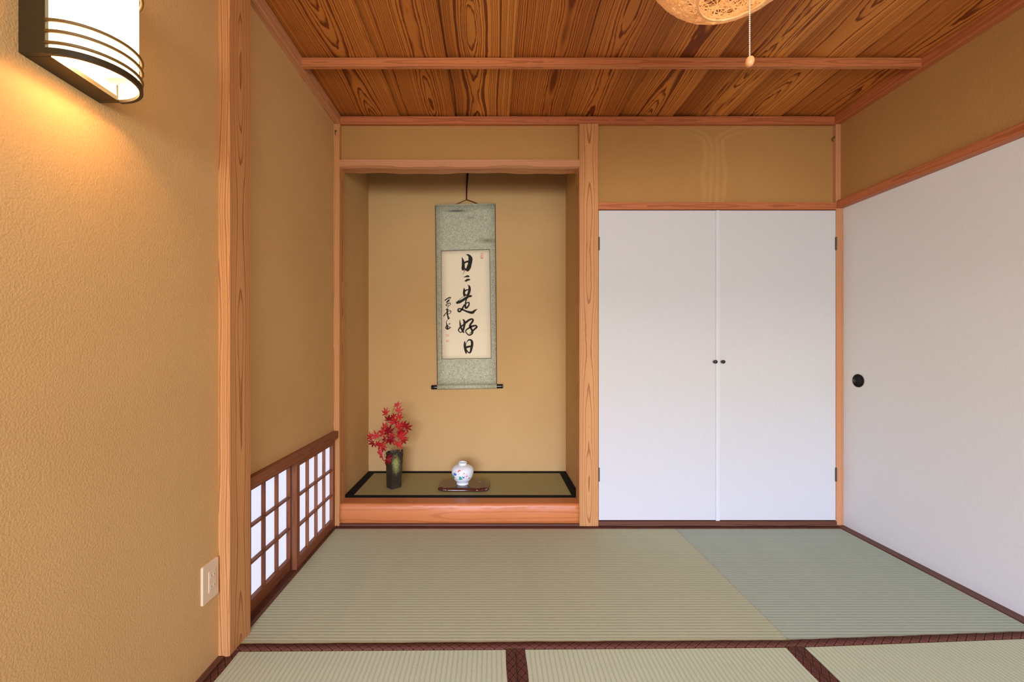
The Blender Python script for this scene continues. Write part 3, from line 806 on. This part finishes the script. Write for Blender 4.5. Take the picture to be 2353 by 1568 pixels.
character([[(195, 485, 22), (280, 475, 18)], [(236, 478, 38), (236, 600, 40), (250, 680, 34), (268, 752, 40)], [(245, 690, 16), (285, 692, 14)], [(250, 745, 20), (302, 736, 24)],
           [(130, 675, 26), (180, 605, 20), (250, 540, 14), (318, 515, 20), (345, 540, 20), (322, 588, 15), (265, 615, 14)]], 1010, 675, 13.07)
character([[(268, 770, 10), (205, 840, 12), (213, 920, 25), (225, 985, 30)], [(280, 915, 24), (315, 905, 22)], [(180, 1012, 20), (240, 960, 38)],
           [(238, 960, 40), (236, 1055, 44)], [(182, 1030, 22), (240, 1072, 28), (332, 1018, 24)], [(270, 980, 14), (310, 1015, 16)]], 1010, 675, 13.07)
def seal(cells):
    bm = bmesh.new()
    for x0, y0, x1, y1 in cells:
        q = [scz(x, y) + Vector((0, -0.0044, 0)) for x, y in ((x0, y0), (x1, y0), (x1, y1), (x0, y1))]
        bm.faces.new([bm.verts.new(p) for p in q])
    obj('red_seal', bm, M['seal'], paper, label='small pale red seal')
ox, oy, sc = 1010, 560, 5.6
seal([(ox + a / sc, oy + b / sc, ox + c / sc, oy + d / sc) for a, b, c, d in ((529, 123, 563, 130), (529, 134, 540, 141), (546, 136, 562, 141), (528, 148, 563, 153), (528, 153, 535, 196), (540, 158, 556, 164), (541, 170, 548, 196), (552, 168, 563, 176), (553, 182, 563, 196), (535, 188, 553, 196))])
ox, oy, sc = 1010, 675, 13.07
seal([(ox + a / sc, oy + b / sc, ox + c / sc, oy + d / sc) for a, b, c, d in ((202, 1212, 212, 1288), (215, 1212, 245, 1222), (218, 1236, 240, 1246), (220, 1262, 246, 1276), (252, 1216, 262, 1284), (270, 1214, 288, 1224), (274, 1240, 286, 1284))])
seal([(ox + a / sc, oy + b / sc, ox + c / sc, oy + d / sc) for a, b, c, d in ((204, 1386, 212, 1452), (214, 1386, 286, 1392), (216, 1410, 250, 1424), (228, 1430, 256, 1446), (278, 1396, 286, 1448), (214, 1446, 284, 1454))])

# ------------------------------------------------------------------ vase with maple branch
VB = at(899, 1121.5, 2.585); VB.z = 0.1265
t = thing('flower_vase', VB + Vector((0, 0.05, 0)), 'dark angular ash-glazed vase in the corner of the alcove mat', 'vase')
ctr = VB + Vector((0.002, 0.052, 0))
hexa = [(0.0, -0.054), (0.054, -0.006), (0.046, 0.040), (0.0, 0.058), (-0.044, 0.040), (-0.047, -0.008)]
def hexring(bm, sc, z, dx=0.0, lift=(0,) * 6):
    return [bm.verts.new(ctr + Vector((x * sc + dx, y * sc, z + lift[k]))) for k, (x, y) in enumerate(hexa)]
bm = bmesh.new()
lf = (-0.002, 0.012, 0.010, 0.003, 0.001, 0.004)
rings = [hexring(bm, 0.88, 0.0), hexring(bm, 0.91, 0.004), hexring(bm, 0.97, 0.08, 0.001), hexring(bm, 1.03, 0.16, 0.003), hexring(bm, 1.06, 0.205, 0.005), hexring(bm, 1.06, 0.2195, 0.005, lf), hexring(bm, 0.96, 0.2200, 0.005, lf), hexring(bm, 0.88, 0.19, 0.005), hexring(bm, 0.80, 0.08, 0.002), hexring(bm, 0.74, 0.02, 0.0)]
for a, b in zip(rings, rings[1:]):
    for k in range(6): bm.faces.new((a[k], a[(k + 1) % 6], b[(k + 1) % 6], b[k]))
bm.faces.new(rings[0][::-1]); bm.faces.new(rings[-1])
es = [e for e in bm.edges if abs(e.verts[0].co.z - e.verts[1].co.z) > 0.01]
bmesh.ops.bevel(bm, geom=es, offset=0.0025, segments=2, affect='EDGES', profile=0.5)
obj('vase_body', bm, M['glaze'], t)

YM = 2.60
def mz(x, y, dy=0.0): return at(820 + x / 6.533, 900 + y / 6.533, YM + dy)
root = mz(545, 1040, 0.04)
t = thing('maple_branch', root, 'red maple sprig standing in the dark angular vase', 'branch')
def branch(name, pts, rad, mat):
    b = bmesh.new(); tube(b, [tuple(p) for p in catmull([tuple(q) for q in pts], 5)], rad, 6)
    obj(name, b, M[mat], t, True)
branch('stem', [mz(548, 1080, .045), mz(556, 950, .03), mz(570, 800, .01), mz(545, 640, .0), mz(512, 430, .0), mz(535, 310, .0), mz(562, 240, .0), mz(596, 225, .0)], 0.0017, 'twig')
branch('twig', [mz(540, 1080, .05), mz(530, 905, .03), mz(480, 830, .01), mz(400, 740, -.01), mz(300, 720, -.015)], 0.0014, 'twig')
branch('twig', [mz(552, 660, 0), mz(500, 590, -.01), mz(455, 500, -.01), mz(475, 420, -.01), mz(440, 340, -.01)], 0.0016, 'cord')
branch('twig', [mz(548, 650, 0), mz(600, 560, -.01), mz(680, 510, -.02), mz(740, 540, -.02)], 0.0012, 'twig')
branch('twig', [mz(565, 800, .01), mz(600, 740, -.01), mz(650, 690, -.02)], 0.0012, 'twig')
branch('twig', [mz(530, 1060, .045), mz(440, 930, -.005), mz(410, 860, -.02), mz(380, 820, -.02)], 0.0013, 'cord')
branch('twig', [mz(440, 930, -.005), mz(415, 960, -.03), mz(440, 1010, -.05)], 0.0012, 'cord')
branch('dry_twig', [mz(630, 1000, .05), mz(652, 905, .03), mz(668, 830, .03), mz(650, 850, .03)], 0.0030, 'twig_dry')
branch('dry_twig', [mz(405, 850, 0), mz(420, 820, 0), mz(432, 795, 0)], 0.0022, 'twig_dry')

def leaf_mesh(nl=7, spread=1.0, wid=0.15):
    angs = {7: (0, 38, -38, 80, -80, 126, -126), 5: (0, 44, -44, 92, -92)}[nl]
    lens = {7: (1, .93, .93, .74, .74, .40, .40), 5: (1, .9, .9, .6, .6)}[nl]
    lob = sorted(zip([a * spread for a in angs], lens))
    bm = bmesh.new()
    c = bm.verts.new((0, 0, 0.02))
    def P(a, r, z): return bm.verts.new((r * math.sin(math.radians(a)), r * math.cos(math.radians(a)), z))
    notch = [P((lob[i][0] + lob[i + 1][0]) / 2, 0.24 * min(lob[i][1], lob[i + 1][1]) + 0.05, -0.03) for i in range(len(lob) - 1)]
    n0 = P(lob[0][0] - 25, 0.10, -0.02); n1 = P(lob[-1][0] + 25, 0.10, -0.02)
    ns = [n0] + notch + [n1]
    for i, (a, l) in enumerate(lob):
        ra = math.radians(a); ax = Vector((math.sin(ra), math.cos(ra), 0)); sd = Vector((math.cos(ra), -math.sin(ra), 0))
        def Q(r, s, z): return bm.verts.new(ax * (r * l) + sd * (s * l) + Vector((0, 0, z)))
        m1, m2, tip = Q(.50, 0, .035), Q(.76, 0, -.01), Q(1.0, 0.0, -.16 * l)
        l1, r1 = Q(.48, -wid, -.035), Q(.48, wid, -.035)
        l2, r2 = Q(.74, -wid * .52, -.07), Q(.74, wid * .52, -.07)
        A, B = ns[i], ns[i + 1]
        for f in ((c, A, l1, m1), (c, m1, r1, B), (m1, l1, l2, m2), (m1, m2, r2, r1), (m2, l2, tip), (m2, tip, r2)): bm.faces.new(f)
    return bm
leafm = []
for nl, sp, wd in ((7, 1.0, .128), (7, .88, .145), (5, 1.0, .165), (5, .8, .15)):
    b = leaf_mesh(nl, sp, wd); me = bpy.data.meshes.new('leaf'); b.to_mesh(me); b.free()
    me.materials.append(M['leaf']); leafm.append(me)
# zoomed-photo position, radius, direction the middle lobe points to in the picture (degrees clockwise from up), tilt, mesh
LV = [(590, 225, 95, 15, 55, 3), (612, 300, 85, 30, 20, 0), (435, 335, 100, -25, 25, 0), (475, 440, 105, -5, 50, 3), (625, 400, 80, 35, 35, 2),
      (560, 480, 115, -12, 30, 1), (610, 545, 110, 40, 30, 1), (690, 510, 90, 80, 25, 2), (735, 545, 100, 75, 40, 0), (425, 560, 110, -40, 40, 2),
      (485, 625, 125, -30, 20, 1), (400, 620, 110, -85, 45, 2), (640, 590, 95, 160, 40, 2), (640, 690, 130, 60, 20, 0), (690, 730, 85, 150, 35, 2),
      (215, 690, 90, -70, 30, 0), (295, 690, 105, -25, 20, 0), (250, 775, 105, -110, 30, 0), (465, 710, 110, 120, 30, 1), (520, 700, 120, 200, 25, 1),
      (600, 770, 110, 150, 20, 1), (365, 790, 105, 170, 20, 0), (385, 860, 90, 190, 45, 2), (385, 970, 150, -75, 50, 3), (440, 1020, 135, 115, 15, 1), (290, 790, 80, 90, 40, 2),
      (505, 640, 90, 150, 40, 3), (555, 390, 80, -20, 50, 3), (430, 720, 80, -100, 40, 2), (655, 640, 90, 20, 40, 1)]
for k, (x, y, r, ang, tilt, mi) in enumerate(LV):
    o = bpy.data.objects.new('leaf', leafm[mi]); COL.objects.link(o); o.parent = t
    o.location = mz(x, y, -0.02 + rnd.uniform(-0.03, 0.02)) - root
    s = 1.24 * r / 6.533 / F * YM
    R = Matrix.Rotation(math.radians(ang), 4, 'Y') @ Matrix.Rotation(math.radians(90), 4, 'X') @ Matrix.Rotation(math.radians(-tilt * 0.8), 4, 'X') @ Matrix.Rotation(math.radians(rnd.uniform(-30, 30)), 4, 'Y')
    o.rotation_euler = R.to_euler(); o.scale = (s, s, s)

# ------------------------------------------------------------------ porcelain jar on a lacquer stand
ZS = 0.1485
t = thing('display_stand', (-0.175, 2.635, 0.1265), 'red-brown lacquered display board on the alcove mat', 'stand')
bm = bmesh.new()
def slab(off, wob, z):
    pts = []
    hw, hd, r = 0.156 + off, 0.090 + off, 0.034
    for k in range(96):
        a = 2 * math.pi * k / 96; ca, sa = math.cos(a), math.sin(a)
        e = 2 / 5.5
        x = hw * math.copysign(abs(ca) ** e, ca); y = hd * math.copysign(abs(sa) ** e, sa)
        w = wob * (math.sin(a * 9 + 1) * 0.6 + math.sin(a * 17) * 0.4)
        x += w * ca * 0.6; y += w * sa
        pts.append(bm.verts.new((-0.175 + x, 2.635 + y, z)))
    return pts
rings = [slab(-0.010, 0.001, 0.1265), slab(0.0, 0.003, 0.129), slab(0.004, 0.005, 0.135), slab(0.001, 0.008, 0.142), slab(-0.006, 0.010, 0.147), slab(-0.012, 0.008, ZS)]
for a, b in zip(rings, rings[1:]):
    for k in range(96):
        f = bm.faces.new((a[k], a[(k + 1) % 96], b[(k + 1) % 96], b[k])); f.smooth = True
bm.faces.new(rings[0][::-1]); bm.faces.new(rings[-1])
obj('board', bm, M['lacquer_red'], t)
inl = obj('inlay_band', bx(-0.068, -0.044, 2.568, 2.702, ZS - 0.001, ZS + 0.0008), plain('dark_lacquer_band', rgb(44, 38, 22), 0.18, 0.5), t, label='dark band across the board')
b = bmesh.new()
def zs(x, y):   # stand top seen in the zoomed photograph
    px, py = 990 + x / 15.68, 1040 + y / 15.68
    Y = F * (EYE - ZS) / (py - PY)
    return Vector(((px - PX) / F * Y, Y, ZS + 0.0012))
def flat(bm, pts, w):
    P = catmull([(p[0], p[1]) for p in pts], 5); l = []; r = []
    for i, (x, y) in enumerate(P):
        x0, y0 = P[max(i - 1, 0)]; x1, y1 = P[min(i + 1, len(P) - 1)]
        d = math.hypot(x1 - x0, y1 - y0) or 1; nx, ny = -(y1 - y0) / d * w / 2, (x1 - x0) / d * w / 2
        l.append(bm.verts.new(zs(x + nx, y + ny))); r.append(bm.verts.new(zs(x - nx, y - ny)))
    for i in range(len(l) - 1): bm.faces.new((l[i], l[i + 1], r[i + 1], r[i]))
flat(b, [(1730, 1095), (1760, 1062), (1785, 1062), (1770, 1090), (1740, 1110)], 14)
flat(b, [(1790, 1085), (1815, 1058), (1800, 1078), (1830, 1098)], 14)
flat(b, [(1800, 1050), (1830, 1050)], 10)
obj('gilt_writing', b, M['gilt'], inl)

JX, JY = -0.1845, 2.632
t = thing('porcelain_jar', (JX, JY, ZS), 'small round white porcelain jar painted with leaves and blossoms on the lacquer board', 'jar')
jp = [(0.0, 0.002), (0.033, 0.002), (0.035, 0.0), (0.038, 0.001), (0.0385, 0.004), (0.0372, 0.0125), (0.0385, 0.0165), (0.0445, 0.022), (0.0555, 0.035), (0.064, 0.052), (0.0685, 0.068), (0.0695, 0.080), (0.0675, 0.0945), (0.0615, 0.106), (0.052, 0.114), (0.040, 0.119), (0.030, 0.1212), (0.0262, 0.123), (0.0255, 0.126), (0.0258, 0.131), (0.0278, 0.1345), (0.0283, 0.1365), (0.0270, 0.1378), (0.0248, 0.1365), (0.0235, 0.132), (0.0232, 0.124), (0.030, 0.117), (0.050, 0.106), (0.060, 0.085), (0.050, 0.04), (0.0, 0.02)]
fine = catmull(jp, 3)
jar = obj('jar_body', lathe(bmesh.new(), fine, (JX, JY, ZS), 64), M['porcelain'], t, True)
SCJ = 15.68 * F / JY
def jar_pt(x, y):
    """a point of the zoomed photograph carried onto the jar's front"""
    # ray through the pixel, met with the jar's surface of revolution
    px, py = 990 + x / 15.68, 1040 + y / 15.68
    d = Vector(((px - PX) / F, 1, (PY - py) / F)); o = Vector((0, 0, EYE))
    tt = JY - 0.10
    while tt < JY + 0.02:
        p = o + d * tt; z = p.z - ZS
        rr = 0
        for (r0, z0), (r1, z1) in zip(jp[6:20], jp[7:21]):
            if min(z0, z1) <= z <= max(z0, z1): rr = r0 + (r1 - r0) * (z - z0) / ((z1 - z0) or 1); break
        q = Vector((p.x - JX, p.y - JY, 0))
        if rr and q.length <= rr + 0.0009:
            q = q.normalized() * (rr + 0.0009)
            return Vector((JX + q.x, JY + q.y, p.z))
        tt += 0.0006
    return None
def paint(polys, colr, name):
    mt = plain('enamel_' + name, colr, 0.2, 0.5)
    for poly in polys:
        bm = bmesh.new()
        cx_ = sum(p[0] for p in poly) / len(poly); cy_ = sum(p[1] for p in poly) / len(poly)
        c0 = jar_pt(cx_, cy_); ps = [jar_pt(*p) for p in poly]; md = [jar_pt((p[0] + cx_) / 2, (p[1] + cy_) / 2) for p in poly]
        if c0 is None or None in ps or None in md: bm.free(); continue
        c0 = bm.verts.new(c0); ps = [bm.verts.new(p) for p in ps]; md = [bm.verts.new(p) for p in md]
        for k in range(len(poly)):
            j = (k + 1) % len(poly)
            bm.faces.new((md[k], ps[k], ps[j], md[j])); bm.faces.new((c0, md[k], md[j]))
        obj(name, bm, mt, t)
def blob(cx_, cy_, rx, ry, rot=0.0, n=10, lob=0.0):
    out = []
    for k in range(n):
        a = 2 * math.pi * k / n; r = 1 + lob * math.cos(3 * a)
        x, y = rx * r * math.cos(a), ry * r * math.sin(a); c, s = math.cos(rot), math.sin(rot)
        out.append((cx_ + x * c - y * s, cy_ + x * s + y * c))
    return out
paint([[(784, 785), (800, 795), (820, 830), (842, 870), (868, 905), (850, 935), (832, 946), (816, 930), (798, 890), (786, 835)],
       [(1010, 880), (1050, 872), (1090, 885), (1115, 925), (1125, 960), (1110, 990), (1060, 995), (1005, 985), (1010, 955), (1022, 930)]], rgb(62, 168, 140), 'painted_leaf')
paint([[(820, 745), (850, 735), (870, 758), (905, 755), (928, 785), (920, 825), (885, 848), (850, 835), (825, 800)],
       [(1130, 885), (1160, 872), (1180, 890), (1212, 895), (1222, 920), (1200, 942), (1165, 935), (1135, 915)]], rgb(84, 116, 214), 'painted_blue_flower')
paint([[(818, 832), (832, 838), (875, 905), (912, 928), (905, 938), (862, 925)], [(1118, 925), (1130, 928), (1145, 965), (1170, 998), (1150, 996), (1122, 985)]], rgb(224, 186, 74), 'painted_yellow_edge')
paint([[(970, 680), (1005, 648), (1040, 632), (1095, 655), (1085, 672), (1045, 668), (1010, 690), (985, 732), (970, 725)], blob(900, 708, 24, 9, -1.0),
       [(1160, 725), (1195, 745), (1240, 775), (1215, 782), (1180, 772)], blob(1158, 795, 24, 9, 0.9), blob(1290, 798, 22, 9, 0.6), blob(1292, 862, 42, 16, -0.5), blob(1220, 866, 18, 10),
       blob(1375, 930, 34, 13, -0.6), blob(1405, 945, 20, 8, 0.8), blob(1270, 930, 18, 6)], rgb(222, 88, 62), 'painted_red_blossom')
paint([blob(1140, 625, 28, 6, -0.4), blob(1180, 615, 22, 5), blob(940, 712, 14, 6), blob(1115, 672, 26, 4, -0.3), blob(985, 795, 20, 6), blob(1030, 775, 26, 5, -0.8), blob(1385, 825, 24, 5, -0.3)], rgb(176, 160, 152), 'painted_grey_twig')
paint([[(905, 950), (950, 968), (1005, 976), (1005, 982), (948, 976), (900, 956)]], rgb(150, 176, 214), 'painted_blue_stem')

# ------------------------------------------------------------------ wall lamp
SX, SYC, Z0, Z1 = -0.845, 0.867, 1.572, 1.834
t = thing('wall_lamp', (XL, SYC, (Z0 + Z1) / 2), 'lit half-round wall lamp with dark wooden frame on the plaster wall', 'lamp')
bm = bmesh.new()
box(bm, XL, SX, 0.785, 0.797, Z0, Z1, bev=0.001)
box(bm, XL, SX, 0.937, 0.949, Z0, Z1, bev=0.001)
box(bm, XL, SX, 0.797, 0.937, Z0, Z0 + 0.010)
box(bm, XL, SX, 0.797, 0.937, Z1 - 0.010, Z1)
box(bm, XL, XL + 0.008, 0.797, 0.937, Z0 + 0.01, Z1 - 0.01)
obj('back_plate', bm, M['blackwood'], t)
obj('reflector', bx(SX - 0.004, SX - 0.001, 0.797, 0.937, Z0 + 0.01, Z1 - 0.01), M['pale'], t)
def halfring(bm, ra, rb, z0, z1, wall, n=28):
    """half-elliptical band bulging from the plate"""
    P = []
    for k in range(n + 1):
        a = -math.pi / 2 + math.pi * k / n
        P.append([bm.verts.new((SX + (rb + d) * math.cos(a), SYC + (ra + d) * math.sin(a), z)) for d, z in ((0, z0), (wall, z0), (wall, z1), (0, z1))])
    for a, b in zip(P, P[1:]):
        for j in range(4): bm.faces.new((a[j], a[(j + 1) % 4], b[(j + 1) % 4], b[j]))
    bm.faces.new(P[0][::-1]); bm.faces.new(P[-1]); return bm
obj('shade', halfring(bmesh.new(), 0.0735, 0.088, Z0 + 0.004, Z1 - 0.004, 0.0012), M['sconce_shade'], t, True, label='glowing white shade')
for nm, a, b in (('bottom_ring', Z0 - 0.002, Z0 + 0.010), ('top_ring', Z1 - 0.010, Z1 + 0.002)):
    obj(nm, halfring(bmesh.new(), 0.0755, 0.0900, a, b, 0.0065), M['blackwood'], t)
for z in (1.5925, 1.6145, 1.6355, Z0 + Z1 - 1.6355, Z0 + Z1 - 1.6145, Z0 + Z1 - 1.5925):
    b = bmesh.new()
    tube(b, [(SX + 0.0945 * math.cos(-math.pi / 2 + math.pi * k / 28), SYC + 0.080 * math.sin(-math.pi / 2 + math.pi * k / 28), z) for k in range(29)], 0.0032, 8)
    obj('curved_rod', b, M['rod'], t, True)
b = bmesh.new(); tube(b, [(-0.815, 0.880, Z0 + 0.035), (-0.815, 0.880, Z1 - 0.05)], 0.012, 14)
obj('lamp_tube', b, M['sconce_tube'], t, True)
b = bmesh.new(); box(b, -0.842, -0.8, 0.905, 0.93, Z0 + 0.03, Z0 + 0.06)
obj('lamp_holder', b, M['pale'], t)
bulb('wall_lamp_light_below', (-0.795, 0.862, 1.615), SCONCE_POWER, SCONCE_COL, 0.014)
bulb('wall_lamp_light_above', (-0.795, 0.862, 1.775), SCONCE_POWER * 0.35, SCONCE_COL, 0.014)

# ------------------------------------------------------------------ wall socket
OY, OZ = 1.3155, 0.2745
t = thing('wall_socket', (XL, OY, OZ), 'beige wall socket plate beside the wooden post', 'socket')
bm = bmesh.new(); box(bm, XL, XL + 0.0065, OY - 0.0375, OY + 0.0375, OZ - 0.060, OZ + 0.060)
es = [e for e in bm.edges if abs(e.verts[0].co.y - e.verts[1].co.y) < 1e-6 and abs(e.verts[0].co.z - e.verts[1].co.z) < 1e-6]
bmesh.ops.bevel(bm, geom=es, offset=0.005, segments=3, affect='EDGES', profile=0.5)
es = [e for e in bm.edges if all(v.co.x > XL + 0.006 for v in e.verts)]
bmesh.ops.bevel(bm, geom=es, offset=0.002, segments=2, affect='EDGES', profile=0.5)
obj('cover_plate', bm, M['plate'], t)
mod = obj('socket_module', bx(XL + 0.004, XL + 0.0085, OY - 0.012, OY + 0.021, OZ - 0.033, OZ + 0.033, bev=0.001), M['plate'], t)
for z in (OZ - 0.017, OZ + 0.017):
    for y in (OY - 0.002, OY + 0.0115):
        obj('slot', bx(XL + 0.0083, XL + 0.0089, y - 0.003, y + 0.003, z - 0.005, z + 0.005), M['slot'], mod)
        obj('slot', bx(XL + 0.0086, XL + 0.0091, y - 0.0009, y + 0.0009, z - 0.0038, z + 0.0038), M['hole'], mod)

# ------------------------------------------------------------------ pendant lamp wound from twine
PS = 1.27
PC = Vector((0.4299 * PS, 0.7277 * PS, EYE + 0.793 * PS)); PA, PV, PH = 0.1701 * PS, 0.1851 * PS, 0.1734 * PS
t = thing('pendant_lamp', PC, 'glowing round pendant lamp wound from pale twine under the ceiling', 'lamp')
bm = bmesh.new()
r2 = random.Random(5)
zlim = -PH / PV; ztop = 0.93
def strand(bm, nrm, rad, d, lo=zlim, w=1.0):
    """part of a great-ish circle on the shade, kept off the openings"""
    a = nrm.orthogonal().normalized(); b = nrm.cross(a).normalized()
    N_ = 44; run = []
    off = nrm * d; rr = math.sqrt(max(0.0, 1 - d * d))
    for k in range(N_ + 1):
        th = 2 * math.pi * k / N_
        p = off + (a * math.cos(th) + b * math.sin(th)) * rr
        ok = lo < p.z < ztop
        if ok:
            s = 1 + r2.uniform(-0.006, 0.006)
            run.append(PC + Vector((p.x * PA * s, p.y * PA * s, p.z * PV * s)))
        if (not ok or k == N_) and len(run) > 2:
            tube(bm, run, rad, 4, False); run = []
        elif not ok: run = []
for k in range(300):
    nv = Vector((r2.gauss(0, 1), r2.gauss(0, 1), r2.gauss(0, 1))).normalized()
    d = r2.choice((0, 0, 1)) * r2.uniform(-0.7, 0.7)
    strand(bm, nv, r2.uniform(0.0007, 0.0013), d)
obj('wound_twine', bm, M['twine'], t, True, kind='stuff')
b = bmesh.new()
rr = math.sqrt(1 - zlim * zlim) * PA
for q in range(7):
    ra = rr * (1.01 + 0.025 * q / 2); zz = PC.z - PV * math.sqrt(max(0, 1 - (ra / PA) ** 2))
    tube(b, [(PC.x + ra * math.cos(2 * math.pi * k / 40), PC.y + ra * math.sin(2 * math.pi * k / 40), zz + r2.uniform(-.0015, .0015)) for k in range(41)], 0.0012, 5, False)
obj('rim', b, M['twine'], t, True)
obj('bulb', lathe(bmesh.new(), [(0, -0.055), (0.018, -0.05), (0.029, -0.03), (0.03, -0.012), (0.022, 0.015), (0.014, 0.035), (0.013, 0.05), (0, 0.05)], PC + Vector((0, 0, 0.03)), 24), M['bulb'], t, True)
obj('lamp_holder', lathe(bmesh.new(), [(0, 0.08), (0.018, 0.08), (0.019, 0.12), (0.014, 0.14), (0, 0.14)], PC, 20), M['pale'], t, True)
b = bmesh.new(); tube(b, [PC + Vector((0, 0, 0.13)), (PC.x, PC.y, ZC - 0.005)], 0.0035, 8)
obj('cable', b, M['black'], t)
obj('ceiling_cup', lathe(bmesh.new(), [(0, -0.03), (0.02, -0.03), (0.045, -0.012), (0.05, 0.0), (0.05, 0.012), (0, 0.012)], (PC.x, PC.y, ZC - 0.008), 28), M['pale'], t, True)
CX_ = (1722.5 - PX) / F * PC.y
ch = bmesh.new()
z = PC.z + 0.10; zk = EYE + (PY - 131) / F * PC.y
tube(ch, [(CX_, PC.y, z), (CX_, PC.y, zk)], 0.0006, 5)
zz = z
while zz > zk:
    lathe(ch, [(0, -0.0017), (0.0014, -0.001), (0.0019, 0), (0.0014, 0.001), (0, 0.0017)], (CX_, PC.y, zz), 8); zz -= 0.0044
chain = obj('pull_chain', ch, M['chain'], t, True)
kb = lathe(bmesh.new(), [(0, -0.0112), (0.004, -0.0108), (0.0078, -0.007), (0.0092, -0.001), (0.0086, 0.005), (0.006, 0.0095), (0.002, 0.0112), (0, 0.0112)], (0, 0, 0), 24)
kb.transform(Matrix.Translation((CX_ + 0.0003, PC.y, EYE + (PY - 142) / F * PC.y)) @ Matrix.Rotation(math.radians(14), 4, 'Y'))
obj('pull_knob', kb, M['beech'], chain, True, label='egg-shaped wooden knob')
bulb('pendant_light', PC + Vector((0, 0, 0.02)), PENDANT_POWER, PENDANT_COL, 0.034)
